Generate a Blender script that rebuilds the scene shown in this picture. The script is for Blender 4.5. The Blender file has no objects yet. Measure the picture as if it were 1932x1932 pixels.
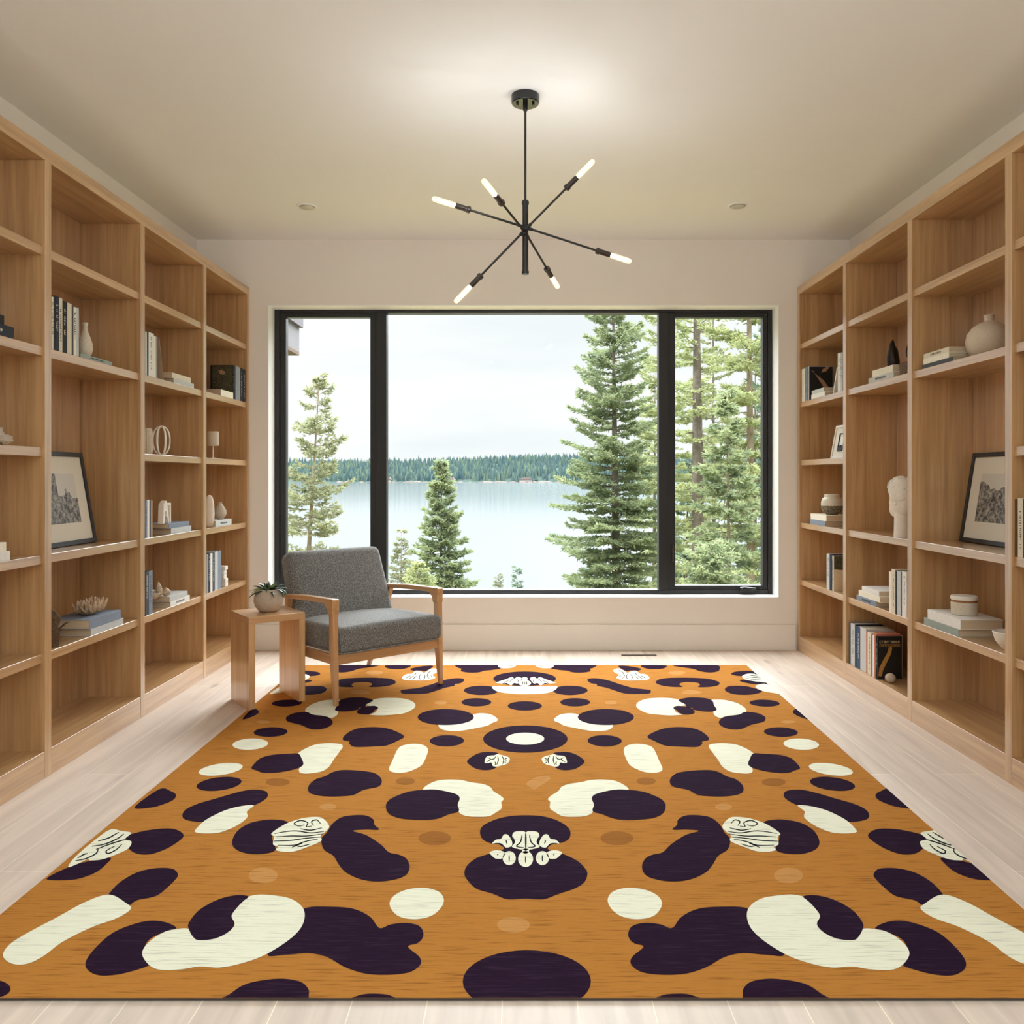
import bpy, bmesh, math, random
from mathutils import Vector, Matrix, noise
from mathutils.geometry import tessellate_polygon

S = bpy.context.scene
COL = S.collection
# ------------------------------------------------------------------ camera
F = 1600.0            # focal length in pixels of the 1932 frame
VX, VY, EYE = 987.0, 902.0, 1.256
cam = bpy.data.cameras.new('camera')
cam.sensor_width = 36.0
cam.lens = 36.0 * F / 1932.0
cam.shift_x = (966 - VX) / 1932.0
cam.shift_y = -(966 - VY) / 1932.0
cam.clip_start = 0.05
cam.clip_end = 6000
camo = bpy.data.objects.new('camera', cam)
COL.objects.link(camo)
camo.location = (0, 0, EYE)
camo.rotation_euler = (math.pi / 2, 0, 0)
S.camera = camo
# ------------------------------------------------------------------ world
w = bpy.data.worlds.new('overcast_sky')
S.world = w
w.use_nodes = True
nt = w.node_tree
nt.nodes.clear()
o_ = nt.nodes.new('ShaderNodeOutputWorld')
bg = nt.nodes.new('ShaderNodeBackground')
tc = nt.nodes.new('ShaderNodeTexCoord')
mp = nt.nodes.new('ShaderNodeMapping')
mp.inputs['Scale'].default_value = (1.6, 1.6, 9.0)
nz = nt.nodes.new('ShaderNodeTexNoise')
nz.inputs['Scale'].default_value = 1.7
nz.inputs['Detail'].default_value = 5
rp = nt.nodes.new('ShaderNodeValToRGB')
rp.color_ramp.elements[0].position = 0.33
rp.color_ramp.elements[0].color = (0.80, 0.84, 0.86, 1)
rp.color_ramp.elements[1].position = 0.60
rp.color_ramp.elements[1].color = (0.93, 0.935, 0.94, 1)
nt.links.new(tc.outputs['Generated'], mp.inputs['Vector'])
nt.links.new(mp.outputs['Vector'], nz.inputs['Vector'])
nt.links.new(nz.outputs['Fac'], rp.inputs['Fac'])
nt.links.new(rp.outputs['Color'], bg.inputs['Color'])
nt.links.new(bg.outputs['Background'], o_.inputs['Surface'])
# overcast sky: the zenith is several times brighter than the horizon
sp = nt.nodes.new('ShaderNodeSeparateXYZ')
mr = nt.nodes.new('ShaderNodeMapRange')
mr.interpolation_type = 'SMOOTHSTEP'
mr.inputs['From Min'].default_value = 0.18
mr.inputs['From Max'].default_value = 0.75
mr.inputs['To Min'].default_value = 0.79
mr.inputs['To Max'].default_value = 9.0
nt.links.new(tc.outputs['Generated'], sp.inputs[0])
nt.links.new(sp.outputs['Z'], mr.inputs['Value'])
nt.links.new(mr.outputs['Result'], bg.inputs['Strength'])
# ------------------------------------------------------------------ sun through cloud, room fill, exposure
def lamp(name, kind, loc, target, energy, color=(1, 1, 1), **kw):
    l = bpy.data.lights.new(name, kind)
    l.energy = energy
    l.color = color
    for k, v in kw.items():
        setattr(l, k, v)
    o = bpy.data.objects.new(name, l)
    COL.objects.link(o)
    o.location = loc
    d = Vector(target) - Vector(loc)
    o.rotation_euler = d.to_track_quat('-Z', 'Y').to_euler()
    return o
lamp('cloudy_sun', 'SUN', (0.6, 12, 4.9), (-0.6, 3, 0.4), 2.7, (0.86, 0.94, 1.0), angle=math.radians(30))
lamp('added_rear_fill', 'AREA', (0, -1.3, 1.9), (0, -1.3, 3), 122, (0.76, 0.90, 1.0), shape='RECTANGLE', size=3.4, size_y=2.4)  # unseen fill lamp added behind the camera, aimed up to brighten the ceiling
prt = lamp('window_portal', 'AREA', (0.01, 6.42, 1.45), (0.01, 0, 1.45), 1, shape='RECTANGLE', size=3.74, size_y=2.14)
prt.data.cycles.is_portal = True
S.view_settings.view_transform = 'Standard'
S.view_settings.look = 'None'
S.view_settings.gamma = 1.0
S.view_settings.use_curve_mapping = False
S.view_settings.exposure = 0.53
S.cycles.use_denoising = True
S.cycles.max_bounces = 12
S.cycles.diffuse_bounces = 8
S.cycles.glossy_bounces = 4
S.cycles.transparent_max_bounces = 16
S.cycles.sample_clamp_indirect = 6.0
S.cycles.caustics_reflective = False
S.cycles.caustics_refractive = False
R = random.Random(7)

# ------------------------------------------------------------------ helpers
def P(px, py, Y):
    return Vector(((px - VX) / F * Y, Y, EYE - (py - VY) / F * Y))

def srgb(r, g, b):
    def f(c):
        c /= 255.0
        return c / 12.92 if c <= 0.04045 else ((c + 0.055) / 1.055) ** 2.4
    return (f(r), f(g), f(b), 1)

class MB:
    def __init__(s):
        s.v = []; s.f = []; s.m = []
    def face(s, idx, m=0):
        s.f.append(tuple(idx)); s.m.append(m)
    def box(s, x0, x1, y0, y1, z0, z1, m=0):
        b = len(s.v)
        x0, x1 = min(x0, x1), max(x0, x1); y0, y1 = min(y0, y1), max(y0, y1); z0, z1 = min(z0, z1), max(z0, z1)
        s.v += [(x0, y0, z0), (x1, y0, z0), (x1, y1, z0), (x0, y1, z0), (x0, y0, z1), (x1, y0, z1), (x1, y1, z1), (x0, y1, z1)]
        for q in ((0, 3, 2, 1), (4, 5, 6, 7), (0, 1, 5, 4), (1, 2, 6, 5), (2, 3, 7, 6), (3, 0, 4, 7)):
            s.face([b + i for i in q], m)
        return s
    def hexa(s, pts, m=0):           # 8 corners: bottom ring then top ring
        b = len(s.v)
        s.v += [tuple(p) for p in pts]
        for q in ((0, 3, 2, 1), (4, 5, 6, 7), (0, 1, 5, 4), (1, 2, 6, 5), (2, 3, 7, 6), (3, 0, 4, 7)):
            s.face([b + i for i in q], m)
        return s
    def tube(s, pts, radii, seg=12, m=0, caps=True):
        pts = [Vector(p) for p in pts]
        if not hasattr(radii, '__len__'):
            radii = [radii] * len(pts)
        up = None; rings = []
        for i, p in enumerate(pts):
            a = pts[max(i - 1, 0)]; c = pts[min(i + 1, len(pts) - 1)]
            t = (c - a).normalized()
            if up is None:
                up = t.orthogonal().normalized()
            else:
                up = (up - t * up.dot(t))
                up = up.normalized() if up.length > 1e-6 else t.orthogonal().normalized()
            sd = t.cross(up)
            b = len(s.v)
            for k in range(seg):
                an = 2 * math.pi * k / seg
                s.v.append(tuple(p + (up * math.cos(an) + sd * math.sin(an)) * radii[i]))
            rings.append(b)
        for i in range(len(rings) - 1):
            for k in range(seg):
                k2 = (k + 1) % seg
                s.face((rings[i] + k, rings[i] + k2, rings[i + 1] + k2, rings[i + 1] + k), m)
        if caps:
            s.face([rings[0] + k for k in reversed(range(seg))], m)
            s.face([rings[-1] + k for k in range(seg)], m)
        return s
    def lathe(s, prof, c=(0, 0, 0), seg=32, m=0, ribs=0, ribd=0.0):
        rings = []
        for r, z in prof:
            b = len(s.v)
            for k in range(seg):
                an = 2 * math.pi * k / seg
                rr = r * (1 + ribd * math.cos(ribs * an)) if ribs else r
                s.v.append((c[0] + rr * math.cos(an), c[1] + rr * math.sin(an), c[2] + z))
            rings.append(b)
        for i in range(len(rings) - 1):
            for k in range(seg):
                k2 = (k + 1) % seg
                s.face((rings[i] + k, rings[i] + k2, rings[i + 1] + k2, rings[i + 1] + k), m)
        s.face([rings[0] + k for k in reversed(range(seg))], m)
        s.face([rings[-1] + k for k in range(seg)], m)
        return s
    def prism(s, poly, axis, a, b, m=0):   # poly in the two other axes, extruded along axis from a to b
        n = len(poly); o = len(s.v)
        for d in (a, b):
            for (p, q) in poly:
                s.v.append({'x': (d, p, q), 'y': (p, d, q), 'z': (p, q, d)}[axis])
        for i in range(n):
            j = (i + 1) % n
            s.face((o + i, o + j, o + n + j, o + n + i), m)
        for t in tessellate_polygon([[Vector((p, q, 0)) for p, q in poly]]):
            s.face([o + k for k in t], m); s.face([o + n + k for k in reversed(t)], m)
        return s
    def blob(s, c, r, sub=3, fn=None, m=0):
        bm = bmesh.new(); bmesh.ops.create_icosphere(bm, subdivisions=sub, radius=1)
        o = len(s.v)
        for v in bm.verts:
            d = v.co.normalized()
            k = fn(d) if fn else 1.0
            s.v.append((c[0] + d.x * r[0] * k, c[1] + d.y * r[1] * k, c[2] + d.z * r[2] * k))
        for f in bm.faces:
            s.face([o + v.index for v in f.verts], m)
        bm.free(); return s
    def shift(s, off):
        s.v = [(x - off[0], y - off[1], z - off[2]) for x, y, z in s.v]
        return s
    def build(s, name, mats, parent=None, bevel=0, smooth=False, off=None, segs=2, subsurf=0, fix=True):
        if off is not None: s.shift(off)
        me = bpy.data.meshes.new(name)
        me.from_pydata(s.v, [], s.f)
        if not isinstance(mats, (list, tuple)): mats = [mats]
        for mm in mats: me.materials.append(mm)
        me.polygons.foreach_set('material_index', s.m)
        if fix:
            bm = bmesh.new(); bm.from_mesh(me); bmesh.ops.recalc_face_normals(bm, faces=bm.faces); bm.to_mesh(me); bm.free()
        if smooth:
            me.polygons.foreach_set('use_smooth', [True] * len(me.polygons))
        o = bpy.data.objects.new(name, me)
        COL.objects.link(o)
        if parent is not None: o.parent = parent
        if bevel:
            b = o.modifiers.new('bevel', 'BEVEL'); b.width = bevel; b.segments = segs; b.limit_method = 'ANGLE'; b.angle_limit = math.radians(40)
        if subsurf:
            b = o.modifiers.new('sub', 'SUBSURF'); b.levels = subsurf; b.render_levels = subsurf
        if smooth == 'angle' or bevel:
            me.polygons.foreach_set('use_smooth', [True] * len(me.polygons))
            e = o.modifiers.new('wn', 'WEIGHTED_NORMAL'); e.keep_sharp = True
            try: me.set_sharp_from_angle(angle=math.radians(38))
            except Exception: pass
        return o

def thing(name, label, cat, loc=(0, 0, 0), rz=0.0, group=None):
    o = bpy.data.objects.new(name, None); COL.objects.link(o)
    o.empty_display_size = 0.1
    o.location = loc; o.rotation_euler = (0, 0, rz)
    tag(o, label, cat, group); return o
def tag(o, label, cat, group=None, kind=None):
    o['label'] = label; o['category'] = cat
    if group: o['group'] = group
    if kind: o['kind'] = kind
    return o
def struct(o, label=None):
    o['kind'] = 'structure'
    if label: o['label'] = label
    return o

# ------------------------------------------------------------------ materials
MATS = {}
def mat(name, col, rough=0.6, spec=0.5, metal=0.0, noise_amt=0.0, noise_scale=40, bump=0.0, bump_scale=200, emit=None, estr=0, coat=0, stretch=(1, 1, 1), col2=None, sheen=0):
    if name in MATS: return MATS[name]
    m = bpy.data.materials.new(name); m.use_nodes = True; MATS[name] = m
    n = m.node_tree.nodes; L = m.node_tree.links
    b = n['Principled BSDF']
    b.inputs['Base Color'].default_value = col; b.inputs['Roughness'].default_value = rough
    b.inputs['Metallic'].default_value = metal; b.inputs['Specular IOR Level'].default_value = spec
    b.inputs['Coat Weight'].default_value = coat
    b.inputs['Sheen Weight'].default_value = sheen
    if emit:
        b.inputs['Emission Color'].default_value = emit; b.inputs['Emission Strength'].default_value = estr
    t = n.new('ShaderNodeTexCoord'); mp = n.new('ShaderNodeMapping'); mp.inputs['Scale'].default_value = stretch
    L.new(t.outputs['Object'], mp.inputs['Vector'])
    if noise_amt or col2:
        q = n.new('ShaderNodeTexNoise'); q.inputs['Scale'].default_value = noise_scale; q.inputs['Detail'].default_value = 4
        L.new(mp.outputs['Vector'], q.inputs['Vector'])
        r = n.new('ShaderNodeValToRGB'); r.color_ramp.elements[0].position = 0.35; r.color_ramp.elements[1].position = 0.65
        if col2 is None:
            col2 = tuple([max(0, c * (1 - noise_amt)) for c in col[:3]] + [1])
        r.color_ramp.elements[0].color = col2; r.color_ramp.elements[1].color = col
        L.new(q.outputs['Fac'], r.inputs['Fac']); L.new(r.outputs['Color'], b.inputs['Base Color'])
    if bump:
        q2 = n.new('ShaderNodeTexNoise'); q2.inputs['Scale'].default_value = bump_scale; q2.inputs['Detail'].default_value = 3
        L.new(mp.outputs['Vector'], q2.inputs['Vector'])
        u = n.new('ShaderNodeBump'); u.inputs['Strength'].default_value = bump; u.inputs['Distance'].default_value = 0.003
        L.new(q2.outputs['Fac'], u.inputs['Height']); L.new(u.outputs['Normal'], b.inputs['Normal'])
    return m

def wood(name, axis, light, dark, rough=0.36, spec=0.6, scale=26.0, coat=1.0):
    if name in MATS: return MATS[name]
    m = bpy.data.materials.new(name); m.use_nodes = True; MATS[name] = m
    n = m.node_tree.nodes; L = m.node_tree.links; b = n['Principled BSDF']
    t = n.new('ShaderNodeTexCoord')
    sc = [scale, scale, scale]; sc['xyz'.index(axis)] = scale * 0.035
    def nz(sc, s, det, dist=0.0):
        mp = n.new('ShaderNodeMapping'); mp.inputs['Scale'].default_value = sc
        L.new(t.outputs['Object'], mp.inputs['Vector'])
        q = n.new('ShaderNodeTexNoise'); q.inputs['Scale'].default_value = s; q.inputs['Detail'].default_value = det
        q.inputs['Distortion'].default_value = dist
        L.new(mp.outputs['Vector'], q.inputs['Vector']); return q
    q1 = nz(sc, 1.0, 5, 0.6)
    fine = [c * 5 for c in sc]
    q2 = nz(fine, 1.0, 3)
    a = n.new('ShaderNodeMath'); a.operation = 'MULTIPLY_ADD'; a.inputs[1].default_value = 0.45
    L.new(q2.outputs['Fac'], a.inputs[0]); L.new(q1.outputs['Fac'], a.inputs[2])
    r = n.new('ShaderNodeValToRGB')
    r.color_ramp.elements[0].position = 0.48; r.color_ramp.elements[0].color = dark
    r.color_ramp.elements[1].position = 0.88; r.color_ramp.elements[1].color = light
    L.new(a.outputs[0], r.inputs['Fac']); L.new(r.outputs['Color'], b.inputs['Base Color'])
    u = n.new('ShaderNodeBump'); u.inputs['Strength'].default_value = 0.12; u.inputs['Distance'].default_value = 0.002
    L.new(q2.outputs['Fac'], u.inputs['Height']); L.new(u.outputs['Normal'], b.inputs['Normal'])
    b.inputs['Roughness'].default_value = rough; b.inputs['Specular IOR Level'].default_value = spec
    b.inputs['Coat Weight'].default_value = coat; b.inputs['Coat Roughness'].default_value = 0.2; b.inputs['Coat IOR'].default_value = 1.58
    return m

OL, OD = srgb(200, 160, 112), srgb(166, 126, 82)
oak_v = wood('oak_upright_grain', 'z', OL, OD)
oak_h = wood('oak_lengthwise_grain', 'y', OL, OD)
paint_wall = mat('wall_paint', srgb(238, 232, 224), 0.75, 0.25, noise_amt=0.02, noise_scale=3, bump=0.02, bump_scale=300)
paint_ceil = mat('ceiling_paint', srgb(240, 240, 238), 0.85, 0.2, noise_amt=0.015, noise_scale=2)
paint_white = mat('white_reveal_paint', srgb(238, 238, 236), 0.5, 0.4)
black_frame = mat('black_frame_metal', srgb(34, 33, 34), 0.42, 0.4)
black_metal = mat('black_lamp_metal', srgb(22, 22, 22), 0.38, 0.5)

# floor: whitewashed planks along y
def floor_mat():
    m = bpy.data.materials.new('pale_oak_planks'); m.use_nodes = True
    n = m.node_tree.nodes; L = m.node_tree.links; b = n['Principled BSDF']
    t = n.new('ShaderNodeTexCoord')
    rot = n.new('ShaderNodeMapping'); rot.inputs['Rotation'].default_value = (0, 0, math.pi / 2)
    rot.inputs['Location'].default_value = (0.31, 0.05, 0)
    L.new(t.outputs['Object'], rot.inputs['Vector'])
    br = n.new('ShaderNodeTexBrick')
    br.offset = 0.37; br.inputs['Scale'].default_value = 1.0
    br.inputs['Brick Width'].default_value = 2.4; br.inputs['Row Height'].default_value = 0.18
    br.inputs['Mortar Size'].default_value = 0.0015; br.inputs['Mortar Smooth'].default_value = 0.3; br.inputs['Bias'].default_value = 0.0
    br.inputs['Color1'].default_value = srgb(226, 211, 197); br.inputs['Color2'].default_value = srgb(213, 197, 182)
    br.inputs['Mortar'].default_value = srgb(248, 238, 216)
    L.new(rot.outputs['Vector'], br.inputs['Vector'])
    mp = n.new('ShaderNodeMapping'); mp.inputs['Scale'].default_value = (14, 0.9, 1)
    L.new(t.outputs['Object'], mp.inputs['Vector'])
    q = n.new('ShaderNodeTexNoise'); q.inputs['Scale'].default_value = 1.5; q.inputs['Detail'].default_value = 6; q.inputs['Distortion'].default_value = 0.8
    L.new(mp.outputs['Vector'], q.inputs['Vector'])
    r = n.new('ShaderNodeValToRGB'); r.color_ramp.elements[0].position = 0.3; r.color_ramp.elements[0].color = (0.82, 0.80, 0.80, 1)
    r.color_ramp.elements[1].position = 0.7; r.color_ramp.elements[1].color = (1.04, 1.03, 1.02, 1)
    L.new(q.outputs['Fac'], r.inputs['Fac'])
    mx = n.new('ShaderNodeMix'); mx.data_type = 'RGBA'; mx.blend_type = 'MULTIPLY'; mx.inputs[0].default_value = 1
    L.new(br.outputs['Color'], mx.inputs[6]); L.new(r.outputs['Color'], mx.inputs[7])
    # knots
    mk = n.new('ShaderNodeMapping'); mk.inputs['Scale'].default_value = (5.0, 1.7, 1)
    L.new(t.outputs['Object'], mk.inputs['Vector'])
    vo = n.new('ShaderNodeTexVoronoi'); vo.inputs['Scale'].default_value = 1.0
    L.new(mk.outputs['Vector'], vo.inputs['Vector'])
    rk = n.new('ShaderNodeValToRGB'); rk.color_ramp.elements[0].position = 0.03; rk.color_ramp.elements[0].color = (0.55, 0.52, 0.52, 1)
    rk.color_ramp.elements[1].position = 0.13; rk.color_ramp.elements[1].color = (1, 1, 1, 1)
    L.new(vo.outputs['Distance'], rk.inputs['Fac'])
    m2 = n.new('ShaderNodeMix'); m2.data_type = 'RGBA'; m2.blend_type = 'MULTIPLY'; m2.inputs[0].default_value = 0.7
    L.new(mx.outputs[2], m2.inputs[6]); L.new(rk.outputs['Color'], m2.inputs[7])
    L.new(m2.outputs[2], b.inputs['Base Color'])
    b.inputs['Roughness'].default_value = 0.48; b.inputs['Specular IOR Level'].default_value = 0.4
    return m

# ------------------------------------------------------------------ room shell
YB, ZC, XW = 6.2, 3.0, 2.387      # wall with the window, ceiling height, side walls
struct(MB().box(-XW - .1, XW + .1, -3.2, YB + .25, -.1, 0).build('floor', floor_mat()), 'pale whitewashed oak plank floor running towards the window')
struct(MB().box(-XW - .1, XW + .1, -3.2, YB + .25, ZC, ZC + .1).build('ceiling', paint_ceil), 'plain off-white ceiling')
struct(MB().box(-XW - .1, -XW, -3.2, YB, 0, ZC).build('wall_left', paint_wall), 'off-white side wall above left bookcase')
struct(MB().box(XW, XW + .1, -3.2, YB, 0, ZC).build('wall_right', paint_wall), 'off-white side wall above right bookcase')
struct(MB().box(-XW - .1, XW + .1, -3.3, -3.2, 0, ZC).build('wall_rear', paint_wall))
WX0, WX1, WZ0, WZ1 = -1.868, 1.872, 0.380, 2.523
wb = MB()
wb.box(-XW - .1, WX0, YB, YB + .25, 0, ZC).box(WX1, XW + .1, YB, YB + .25, 0, ZC)
wb.box(WX0, WX1, YB, YB + .25, 0, WZ0).box(WX0, WX1, YB, YB + .25, WZ1, ZC)
struct(wb.build('wall_back', paint_wall), 'beige wall around the wide window')
struct(MB().box(-1.99, 1.99, YB - .014, YB, 0.0, 0.187).build('baseboard_back', paint_wall, bevel=.002), 'tall flat baseboard under the window')
rv = MB()   # white lining of the opening
t_ = .006
rv.box(WX0, WX0 + t_, YB - .002, YB + .2, WZ0, WZ1).box(WX1 - t_, WX1, YB - .002, YB + .2, WZ0, WZ1)
rv.box(WX0, WX1, YB - .002, YB + .2, WZ1 - t_, WZ1).box(WX0, WX1, YB - .002, YB + .2, WZ0, WZ0 + t_)
struct(rv.build('trim_1', paint_white), 'white lining around the window opening')

# window: dark frame at depth YF
YF = 6.35
def wx(px): return (px - VX) / F * YF
def wz(py): return EYE - (py - VY) / F * YF
win = thing('window_1', 'wide three-part window with black frame facing the lake', 'window', (0, YF, WZ0)); win['kind'] = 'structure'
del win['category']
of = (0, YF, WZ0)
fr = MB(); Y0, Y1 = YF, YF + .09
ox0, ox1, oz0, oz1 = WX0 + t_, WX1 - t_, WZ0 + t_, WZ1 - t_
fr.box(ox0, wx(527), Y0, Y1, oz0, oz1).box(wx(1449), ox1, Y0, Y1, oz0, oz1)
fr.box(wx(527), wx(1449), Y0, Y1, wz(590), oz1).box(wx(527), wx(1449), Y0, Y1, oz0, wz(1113))
fr.box(wx(709), wx(729), Y0, Y1, wz(1113), wz(590)).box(wx(1243), wx(1262), Y0, Y1, wz(1113), wz(590))
fr.build('window_frame', black_frame, win, bevel=.003, off=of)
def sash(a, b, c, d, ia, ib, ic, id_):
    s = MB(); y0, y1 = YF + .012, YF + .075
    s.box(a, ia, y0, y1, d, c).box(ib, b, y0, y1, d, c).box(ia, ib, y0, y1, ic, c).box(ia, ib, y0, y1, d, id_)
    return s.build('sash', black_frame, win, bevel=.003, off=of)
sash(wx(527), wx(709), wz(590), wz(1113), wx(538.5), wx(698), wz(598), wz(1105))
sash(wx(1262), wx(1449), wz(590), wz(1113), wx(1274.5), wx(1440), wz(598), wz(1105))
gm = bpy.data.materials.new('window_glass'); gm.use_nodes = True
n = gm.node_tree.nodes; n.clear()
og = n.new('ShaderNodeOutputMaterial'); tr = n.new('ShaderNodeBsdfTransparent'); gl = n.new('ShaderNodeBsdfGlossy'); mxg = n.new('ShaderNodeMixShader')
gl.inputs['Roughness'].default_value = 0.02; mxg.inputs[0].default_value = 0.001; tr.inputs['Color'].default_value = (0.985, 0.995, 0.99, 1)
gm.node_tree.links.new(tr.outputs[0], mxg.inputs[1]); gm.node_tree.links.new(gl.outputs[0], mxg.inputs[2]); gm.node_tree.links.new(mxg.outputs[0], og.inputs[0])
for a, b, c, d in ((538, 698.5, 597, 1106), (728.5, 1243.5, 589.5, 1113.5), (1274, 1440.5, 597, 1106)):
    MB().box(wx(a), wx(b), YF + .04, YF + .046, wz(d), wz(c)).build('pane', gm, win, off=of)
# crank handle on the right sash
ck = MB(); cx = wx(1408); cz = wz(1114)
ck.box(cx - .05, cx + .05, YF - .022, YF + .012, cz - .012, cz + .008)
ck.tube([(cx - .035, YF - .02, cz + .008), (cx - .05, YF - .03, cz + .022), (cx - .02, YF - .034, cz + .026), (cx + .055, YF - .03, cz + .016)], [.006, .006, .006, .007], 8)
ck.blob((cx + .058, YF - .03, cz + .016), (.011, .009, .009), 2)
ck.build('crank_handle', mat('dark_chrome', srgb(60, 60, 62), 0.2, 0.8, metal=0.6), win, bevel=.002, off=of)
lk = MB(); lk.box(wx(1268), wx(1271.5), YF - .008, YF + .012, wz(1062), wz(1028))
lk.build('sash_lock', mat('dark_chrome', None), win, off=of)

# floor register and downlights
vx, vy = 205 / 1600 * 6.02, 6.0
vt = thing('floor_vent', 'dark slotted vent set flush in the floor by the baseboard', 'vent', (.82, 6.005, 0))
MB().box(-.125, .125, -.022, .022, 0, .0025).build('vent_frame', mat('vent_brown', srgb(84, 62, 44), .5), vt)
sl = MB()
for i in range(20): sl.box(-.116 + i * .0118, -.109 + i * .0118, -.016, .016, .0025, .004)
sl.build('slats', mat('vent_dark', srgb(38, 28, 22), .5), vt)
for i, (x, y, wd) in enumerate(((-1.385, 5.44, 'left'), (1.372, 5.42, 'right'))):
    d = thing('recessed_downlight', 'small white recessed ceiling light on the %s, above the window wall' % wd, 'light', (x, y, ZC))
    MB().lathe([(.064, 0), (.064, -.004), (.05, -.007), (.047, -.002), (.047, 0)], seg=32).build('trim_ring', paint_white, d, smooth='angle')
    MB().lathe([(.0, -.0005), (.044, -.0005), (.046, -.012), (.03, -.016), (0, -.016)], seg=28).build('lens', mat('downlight_lens', srgb(196, 192, 180), .4), d, smooth='angle')

# ------------------------------------------------------------------ bookcases
LV = dict(A=2.228, B=1.806, C=1.385, D=.934, E=.520, G=.112)
XF, XB = 2.0, 2.315
def bookcase(sx, posts, cells, label):
    bc = thing('bookcase', label, 'bookcase', (sx * 2.16, 4.0, 0), group='built-in oak bookcases'); of = (sx * 2.16, 4.0, 0)
    y0, y1 = posts[0] - .025, posts[-1] + .025
    MB().box(sx * XB, sx * (XB + .02), y0, y1, 0, 2.646).build('back_panel', oak_v, bc, off=of)
    MB().box(sx * (XF + .0), sx * XB, y0, y1, 2.588, 2.646).build('top_panel', oak_h, bc, bevel=.0015, off=of)
    for p in posts:
        MB().box(sx * XF, sx * XB, p - .024, p + .024, 0, 2.588).build('upright', oak_v, bc, bevel=.0015, off=of)
    for i in range(len(posts) - 1):
        a, b = posts[i] + .024, posts[i + 1] - .024
        MB().box(sx * (XF + .001), sx * (XF + .022), a, b, 0, .112).build('plinth', oak_h, bc, bevel=.001, off=of)
        MB().box(sx * (XF + .022), sx * XB, a, b, .085, .112).build('bottom_panel', oak_h, bc, off=of)
        for lv in cells[i]:
            MB().box(sx * (XF + .012), sx * XB, a, b, LV[lv] - .038, LV[lv]).build('shelf', oak_h, bc, bevel=.0015, off=of)
    return bc
LP = [1.80, 2.688, 3.572, 4.460, 5.331, 6.172]
RP = [1.72, 2.608, 3.497, 4.390, 5.280, 6.160]
bookcase(-1, LP, ['ABCDE', 'ABCDE', 'ABDE', 'ABCDE', 'ABCDE'], 'built-in oak bookcase along the left wall behind the armchair')
bookcase(1, RP, ['ABCDE', 'ABCDE', 'ABDE', 'ABDE', 'ABCDE'], 'built-in oak bookcase along the right wall with white bust')
# ------------------------------------------------------------------ rug
def yarn(name, col, dark):
    m = bpy.data.materials.new(name); m.use_nodes = True
    n = m.node_tree.nodes; L = m.node_tree.links; b = n['Principled BSDF']
    t = n.new('ShaderNodeTexCoord')
    def nz(sc, det):
        mp = n.new('ShaderNodeMapping'); mp.inputs['Scale'].default_value = sc
        L.new(t.outputs['Object'], mp.inputs['Vector'])
        q = n.new('ShaderNodeTexNoise'); q.inputs['Scale'].default_value = 1; q.inputs['Detail'].default_value = det
        L.new(mp.outputs['Vector'], q.inputs['Vector']); return q
    q1 = nz((9, 170, 1), 3); q2 = nz((60, 400, 1), 2); q3 = nz((1.5, 3, 1), 2)
    r = n.new('ShaderNodeValToRGB'); r.color_ramp.elements[0].position = 0.30; r.color_ramp.elements[0].color = dark
    r.color_ramp.elements[1].position = 0.47; r.color_ramp.elements[1].color = col
    L.new(q1.outputs['Fac'], r.inputs['Fac']); L.new(r.outputs['Color'], b.inputs['Base Color'])
    a = n.new('ShaderNodeMath'); a.operation = 'ADD'; L.new(q1.outputs['Fac'], a.inputs[0]); L.new(q2.outputs['Fac'], a.inputs[1])
    u = n.new('ShaderNodeBump'); u.inputs['Strength'].default_value = 0.5; u.inputs['Distance'].default_value = 0.0025
    L.new(a.outputs[0], u.inputs['Height']); L.new(u.outputs['Normal'], b.inputs['Normal'])
    b.inputs['Roughness'].default_value = 1.0; b.inputs['Specular IOR Level'].default_value = 0.03
    return m
RUGM = [yarn('ochre_yarn', srgb(178, 120, 54), srgb(140, 90, 40)), yarn('plum_yarn', srgb(38, 21, 40), srgb(54, 38, 56)),
        yarn('cream_yarn', srgb(230, 230, 208), srgb(196, 196, 176)), yarn('ink_yarn', srgb(28, 30, 34), srgb(40, 42, 44)),
        yarn('sand_yarn', srgb(190, 138, 80), srgb(160, 108, 56)), yarn('umber_yarn', srgb(150, 98, 46), srgb(128, 82, 38)),
        mat('rug_edge_binding', srgb(70, 62, 58), .9, .1)]
RT = 0.008
RQ = [(-1.497, 2.036), (1.444, 2.036), (1.4895, 5.66), (-1.479, 5.66)]
def rugp(px, py, z=RT):
    y = (EYE - z) * F / max(py - VY, 20)
    return ((px - VX) / F * y, y)
CR = dict(A=(900, 1250, 320 / 1932), B=(1180, 1250, 380 / 1932), C=(880, 1340, 360 / 1932), D=(1140, 1340, 600 / 1932),
          E=(840, 1520, 460 / 1932), F=(1180, 1500, 752 / 1932), G=(1100, 1640, 832 / 1932), P=(0, 0, 1))
def catmull(pts, n=6, closed=True):
    out = []; N = len(pts)
    rng = range(N) if closed else range(N - 1)
    for i in rng:
        if closed: p0, p1, p2, p3 = pts[i - 1], pts[i], pts[(i + 1) % N], pts[(i + 2) % N]
        else: p0, p1, p2, p3 = pts[max(i - 1, 0)], pts[i], pts[i + 1], pts[min(i + 2, N - 1)]
        for k in range(n):
            t = k / n
            out.append(tuple(0.5 * (2 * p1[d] + (p2[d] - p0[d]) * t + (2 * p0[d] - 5 * p1[d] + 4 * p2[d] - p3[d]) * t * t + (3 * p1[d] - p0[d] - 3 * p2[d] + p3[d]) * t ** 3) for d in (0, 1)))
    if not closed: out.append(pts[-1])
    return out
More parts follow.
